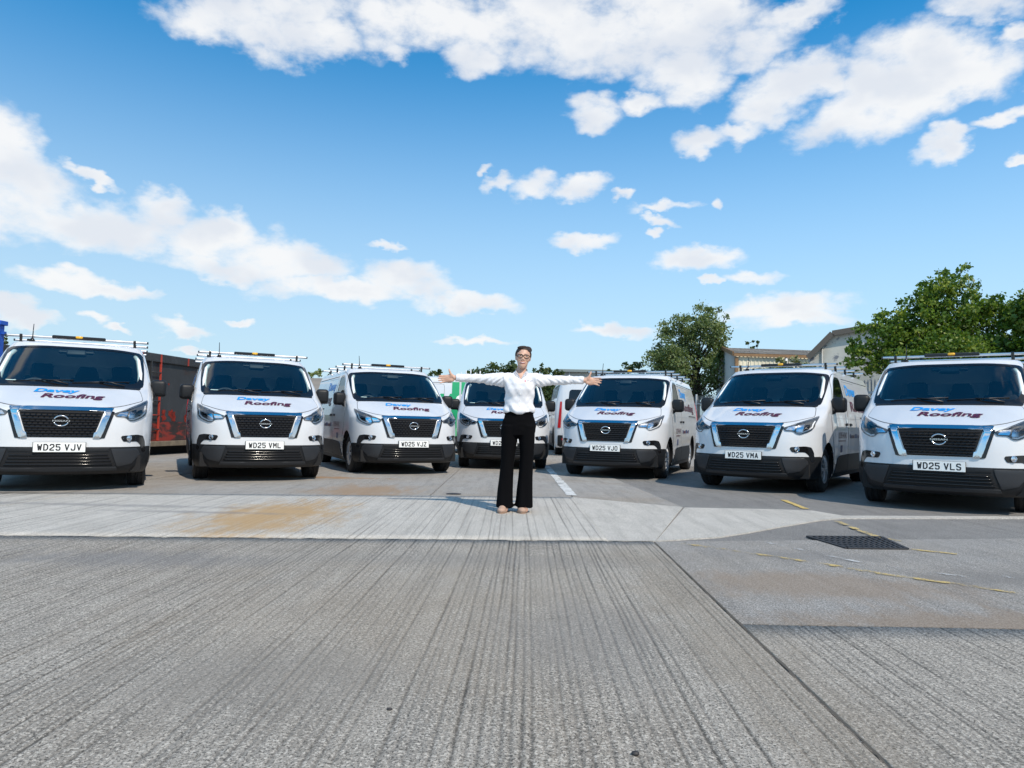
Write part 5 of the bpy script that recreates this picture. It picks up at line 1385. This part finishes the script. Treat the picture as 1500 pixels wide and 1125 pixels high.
M_DRY = leaf_mat('dry_weeds', (.10,.075,.03), (.20,.14,.06), (.30,.20,.09))
M_BARK = mat('bark', (.060,.048,.036), .9, vary=(.35, 7), bump=.5)
def leaf_cloud(name, clumps, leaf, per, material, parent, seed, droop=0.0, up=.0):
    """clumps: (centre, radius); leaf-sized folded faces spread through them"""
    import numpy as np
    rg = np.random.default_rng(seed); V = []; T = []
    base = np.array([[0, -.5, 0], [.32, 0, .10], [0, .5, 0], [-.32, 0, .10]])
    for c, r in clumps:
        n = int(per * (r / .8) ** 1.6) + 8
        d = rg.normal(size=(n, 3)); d /= np.linalg.norm(d, axis=1)[:, None]
        rad = r * rg.random(n) ** .42 * (1 + .25*rg.normal(size=n))
        p = np.array(c) + d * rad[:, None] * np.array([1.05, 1.05, .80]); p[:, 2] -= droop * rad * rg.random(n)
        q = rg.normal(size=(n, 4)); q /= np.linalg.norm(q, axis=1)[:, None]
        w_, x, y, z = q.T
        Rm = np.stack([np.stack([1-2*(y*y+z*z), 2*(x*y-z*w_), 2*(x*z+y*w_)], -1), np.stack([2*(x*y+z*w_), 1-2*(x*x+z*z), 2*(y*z-x*w_)], -1), np.stack([2*(x*z-y*w_), 2*(y*z+x*w_), 1-2*(x*x+y*y)], -1)], 1)
        sz = leaf * (.6 + .8*rg.random(n))
        vv = np.einsum('nij,kj->nki', Rm, base) * sz[:, None, None] + p[:, None, :]
        V.append(vv.reshape(-1, 3)); tone = np.clip(.42 + .22*rg.normal() + .2*rg.normal(size=n), 0, 1)
        T.append(np.repeat(tone, 4))
    V = np.concatenate(V); T = np.concatenate(T); nq = len(V)//4
    me = bpy.data.meshes.new(name); me.vertices.add(len(V)); me.vertices.foreach_set('co', V.astype('f4').ravel())
    me.loops.add(nq*4); me.loops.foreach_set('vertex_index', np.arange(nq*4, dtype='i4')); me.polygons.add(nq); me.polygons.foreach_set('loop_start', np.arange(0, nq*4, 4, dtype='i4'))
    me.update(calc_edges=True); at = me.attributes.new('tone', 'FLOAT', 'POINT'); at.data.foreach_set('value', T.astype('f4'))
    return link(name, me, material, parent)
def tree(name, label, base, height, lobes, leaf, per, material, seed, nclump, trunk_r=.2, crown_name='crown', droop=0.0, group=None, cat='tree', rough=.55, trunks=1):
    """lobes: (dx, dy, z, rx, ry, rz) volumes of the crown; clumps of leaves fill them unevenly, limbs reach to the clumps"""
    rn = random.Random(seed); t = empty(name, base); tag(t, label, cat, group)
    clumps = []
    vol = [l[3]*l[4]*l[5] for l in lobes]; tv = sum(vol)
    for l, v_ in zip(lobes, vol):
        for k in range(max(3, int(nclump*v_/tv))):
            d = Vector((rn.gauss(0,1), rn.gauss(0,1), rn.gauss(0,1))).normalized(); f = rn.random()**.38
            p = Vector((l[0] + d.x*l[3]*f, l[1] + d.y*l[4]*f, l[2] + d.z*l[5]*f))
            clumps.append((tuple(p), rough*(.55 + .75*rn.random())*(l[3]*l[4]*l[5])**(1/3)*.42))
    leaf_cloud(crown_name, clumps, leaf, per, material, t, seed, droop)
    bm = bmesh.new()
    for q in range(trunks):
        ox = (q - (trunks-1)/2)*.35
        top = Vector((lobes[0][0]*.5 + ox*2, lobes[0][1]*.5, height*.72)); pts = [Vector((ox, 0, -.1)), Vector((ox + rn.uniform(-.1,.1), 0, height*.22)), Vector((top.x*.5 + rn.uniform(-.2,.2), top.y*.5, height*.48)), top]
        add_tube(bm, pts, [trunk_r*1.2, trunk_r, trunk_r*.65, trunk_r*.2], 9)
    for c, r in rn.sample(clumps, min(len(clumps), 34)):
        c = Vector(c); z0 = max(height*.2, min(c.z*.62, height*.6)); s_ = Vector((top.x*.5*z0/height, 0, z0)); m_ = s_.lerp(c, .55) + Vector((rn.uniform(-.2,.2), rn.uniform(-.2,.2), -.1*height*.1))
        add_tube(bm, [s_, m_, c], [trunk_r*.38, trunk_r*.22, trunk_r*.07], 5)
    from_bm('trunk', bm, M_BARK, t, True)
    return t
# big leafy tree on the right, behind the fence
def lobes_px(Y, cx, zbase_px, L):
    """lobes given in photo pixels (cx, cy, rx, ry) at distance Y -> local metres about the base"""
    k = Y/CAM_F; b = at_depth(cx, zbase_px, Y); out = []
    for (px, py, rx, ry) in L:
        p = at_depth(px, py, Y); out.append((p.x - b.x, 0, p.z, rx*k, max(rx, ry)*k*.9, ry*k))
    return Vector((b.x, Y, 0)), out
b_, L1 = lobes_px(26.0, 1375, 632, [(1390,455,52,50),(1335,470,46,40),(1295,496,42,38),(1275,528,36,28),(1256,536,26,22),(1266,508,26,22),(1404,406,32,26),(1365,430,30,24),(1440,468,38,42),(1375,520,90,36),(1470,490,30,52),(1478,450,14,26),(1420,545,80,28)])
tree('leafy_tree', 'dense bright green tree towering behind the palisade fence', b_, 7.0, L1, .125, 300, M_LEAF, 3, 720, .16, trunks=2, rough=.60)
b_, L1 = lobes_px(24.0, 1530, 632, [(1535,460,45,60),(1515,430,22,26),(1500,470,18,50),(1540,530,60,50)])
tree('leafy_tree', 'green tree at the far end past the dense bright green one', b_, 6.0, L1, .14, 330, M_LEAF, 5, 200, .14, rough=.62)
b_, L1 = lobes_px(72.0, 1018, 626, [(1018,492,50,42),(1035,475,35,28),(985,505,34,44),(1060,500,24,26),(1000,545,60,40),(1040,540,40,40),(968,535,26,30)])
tree('willow_tree', 'tall loose grey-green willow beside the cream shed', b_, 12.5, L1, .24, 130, M_WILLOW, 8, 230, .28, droop=.35, trunks=2, rough=.6)
# flowering shrubs along the cream shed and a few trees on the skyline
for i, (px, py, rx, ry, lab) in enumerate([(1118,552,22,16,'pale flowering shrub growing in front of the cream shed, the lower one'), (1160,545,32,22,'pale flowering shrub growing in front of the cream shed, the taller one')]):
    b_, L1 = lobes_px(44.0, px, 628, [(px,py,rx,ry),(px,585,rx*.8,35)]); tree('flowering_shrub', lab, b_, 3.0, L1, .20, 160, M_FLOW, 20+i, 110, .06, cat='shrub', group=None)
for i, (px, Y, L, m_, lab) in enumerate([
    (1104, 85, [(1104,505,9,8),(1104,520,6,14)], M_DKLEAF, 'small round treetop showing above the cream shed roof'),
    (720, 80, [(735,545,34,14),(712,548,30,10),(745,536,16,8)], M_DKLEAF, 'broad dark tree behind the woman at her right shoulder'),
    (792, 80, [(792,545,18,12),(806,550,12,8)], M_DKLEAF, 'dark round tree behind the woman at her left shoulder'),
    (817, 90, [(818,549,8,9)], M_DKLEAF, 'small dark tree beside the flat-roofed shed'),
    (905, 75, [(900,545,16,10),(922,540,20,11),(945,545,18,14),(925,556,34,10)], M_DKLEAF, 'low dark trees massed beside the willow'),
    (638, 85, [(638,547,10,8)], M_DKLEAF, 'small round dark tree above the green and white van'),
    (466, 100, [(466,546,13,7),(480,549,10,5),(458,549,8,5)], M_WILLOW, 'light green bushy tree above the slate roof'),
    (620, 95, [(617,548,13,6),(630,551,8,4)], M_WILLOW, 'light green bushy tree behind the van with plate WD25 VJZ'),
    (685, 90, [(680,553,20,4),(700,552,12,4)], M_WILLOW, 'low light green trees on the skyline left of the woman'),
    (5, 30, [(6,497,5,8),(4,515,6,10)], M_DKLEAF, 'thin dark tree beside the tall blue post')]):
    L = list(L) + ([(l[0], 585, l[2]*.95, 30) for l in L] if Y > 40 else [])      # leafy down to the ground
    b_, L1 = lobes_px(Y, px, 620, L); h = max(l[2] for l in L1)
    tree('skyline_tree', lab, b_, h, L1, .0042*Y if Y > 40 else .10, 70, m_, 40+i, 150 if Y > 40 else 46, .15, rough=.75)
# weeds along the foot of the fence
rn = random.Random(9); cl_ = []
for k in range(60):
    u = rn.uniform(5, tot); p = start + fd*u; cl_.append(((p.x - .3 - rn.random()*.5, p.y, .25 + .35*rn.random()), .35))
wd = leaf_cloud('weeds', cl_, .12, 60, M_DRY, None, 77); tag(wd, 'dry brown weeds along the foot of the fence', 'weeds', kind='stuff')
# far land closing the view below the treeline
bm = bmesh.new()
hd_ = []
for k in range(61):
    a = R(-75 + 150*k/60); rr_ = 260
    h_ = 5.5 + 5*noise.noise(Vector((k*.21, 1.3, 0))) + 2.5*noise.noise(Vector((k*.7, 4, 0)))
    hd_.append((bm.verts.new((rr_*math.sin(a), rr_*math.cos(a), -.5)), bm.verts.new(((rr_+45)*math.sin(a), (rr_+45)*math.cos(a), max(2, h_)))))
for p, q in zip(hd_, hd_[1:]): bm.faces.new((p[0], q[0], q[1], p[1]))
tag(from_bm('hills', bm, mat('far_fields', (.075,.095,.045), .95, vary=(.5, .05)), None, True), kind='structure')
# ---------------------------------------------------------------- drain cover and litter in the yard
gd = [ground_at(1183, 788), ground_at(1241, 805.5), ground_at(1329, 806.5), ground_at(1291, 789)]
gc = sum((Vector(p) for p in gd), Vector())/4
M_IRON = mat('cast_iron', (.030,.028,.028), .6, vary=(.4, 20), bump=.3)
dc = empty('drain_cover', (gc.x, gc.y, 0)); tag(dc, 'dark cast-iron drain grating set into the concrete', 'drain cover')
bm = bmesh.new(); vs = [bm.verts.new((p.x - gc.x, p.y - gc.y, .011)) for p in gd]; bm.faces.new(vs); from_bm('pit', bm, M_DARK, dc)
def gp(u, v): return (Vector(gd[0]).lerp(gd[3], u)).lerp(Vector(gd[1]).lerp(gd[2], u), v) - gc
for k in range(4):
    a, b = [(gp(0,0), gp(1,0)), (gp(1,0), gp(1,1)), (gp(1,1), gp(0,1)), (gp(0,1), gp(0,0))][k]
    a, b = Vector((a.x, a.y, .013)), Vector((b.x, b.y, .013)); beam('frame', a, b, (.03, .012), M_IRON, dc)
for k in range(1, 12):
    a, b = gp(k/12, 0), gp(k/12, 1); beam('bar', (a.x, a.y, .0145), (b.x, b.y, .0145), (.022, .010), M_IRON, dc)
for k in range(1, 6):
    a, b = gp(0, k/6), gp(1, k/6); beam('cross_bar', (a.x, a.y, .0135), (b.x, b.y, .0135), (.022, .010), M_IRON, dc)
rl = random.Random(5)
for i, (px, py, s_, lab) in enumerate([(664,725,.10,'flat dark scrap lying on the pale concrete behind the woman'),(571,1044,.010,'tiny dark pebble on the grooved concrete'),(930,1110,.013,'dark stone lying in a groove of the concrete')]):
    p = ground_at(px, py); bm = bmesh.new(); bmesh.ops.create_icosphere(bm, subdivisions=2, radius=s_)
    for v in bm.verts: v.co = Vector((v.co.x, v.co.y*.6, v.co.z*(.15 if i == 0 else .5))) * (1 + .3*noise.noise(v.co*40 + Vector((i, 0, 0))))
    o = from_bm('debris', bm, M_IRON, None, i > 0); o.location = (p.x, p.y, .012); tag(o, lab, 'debris')
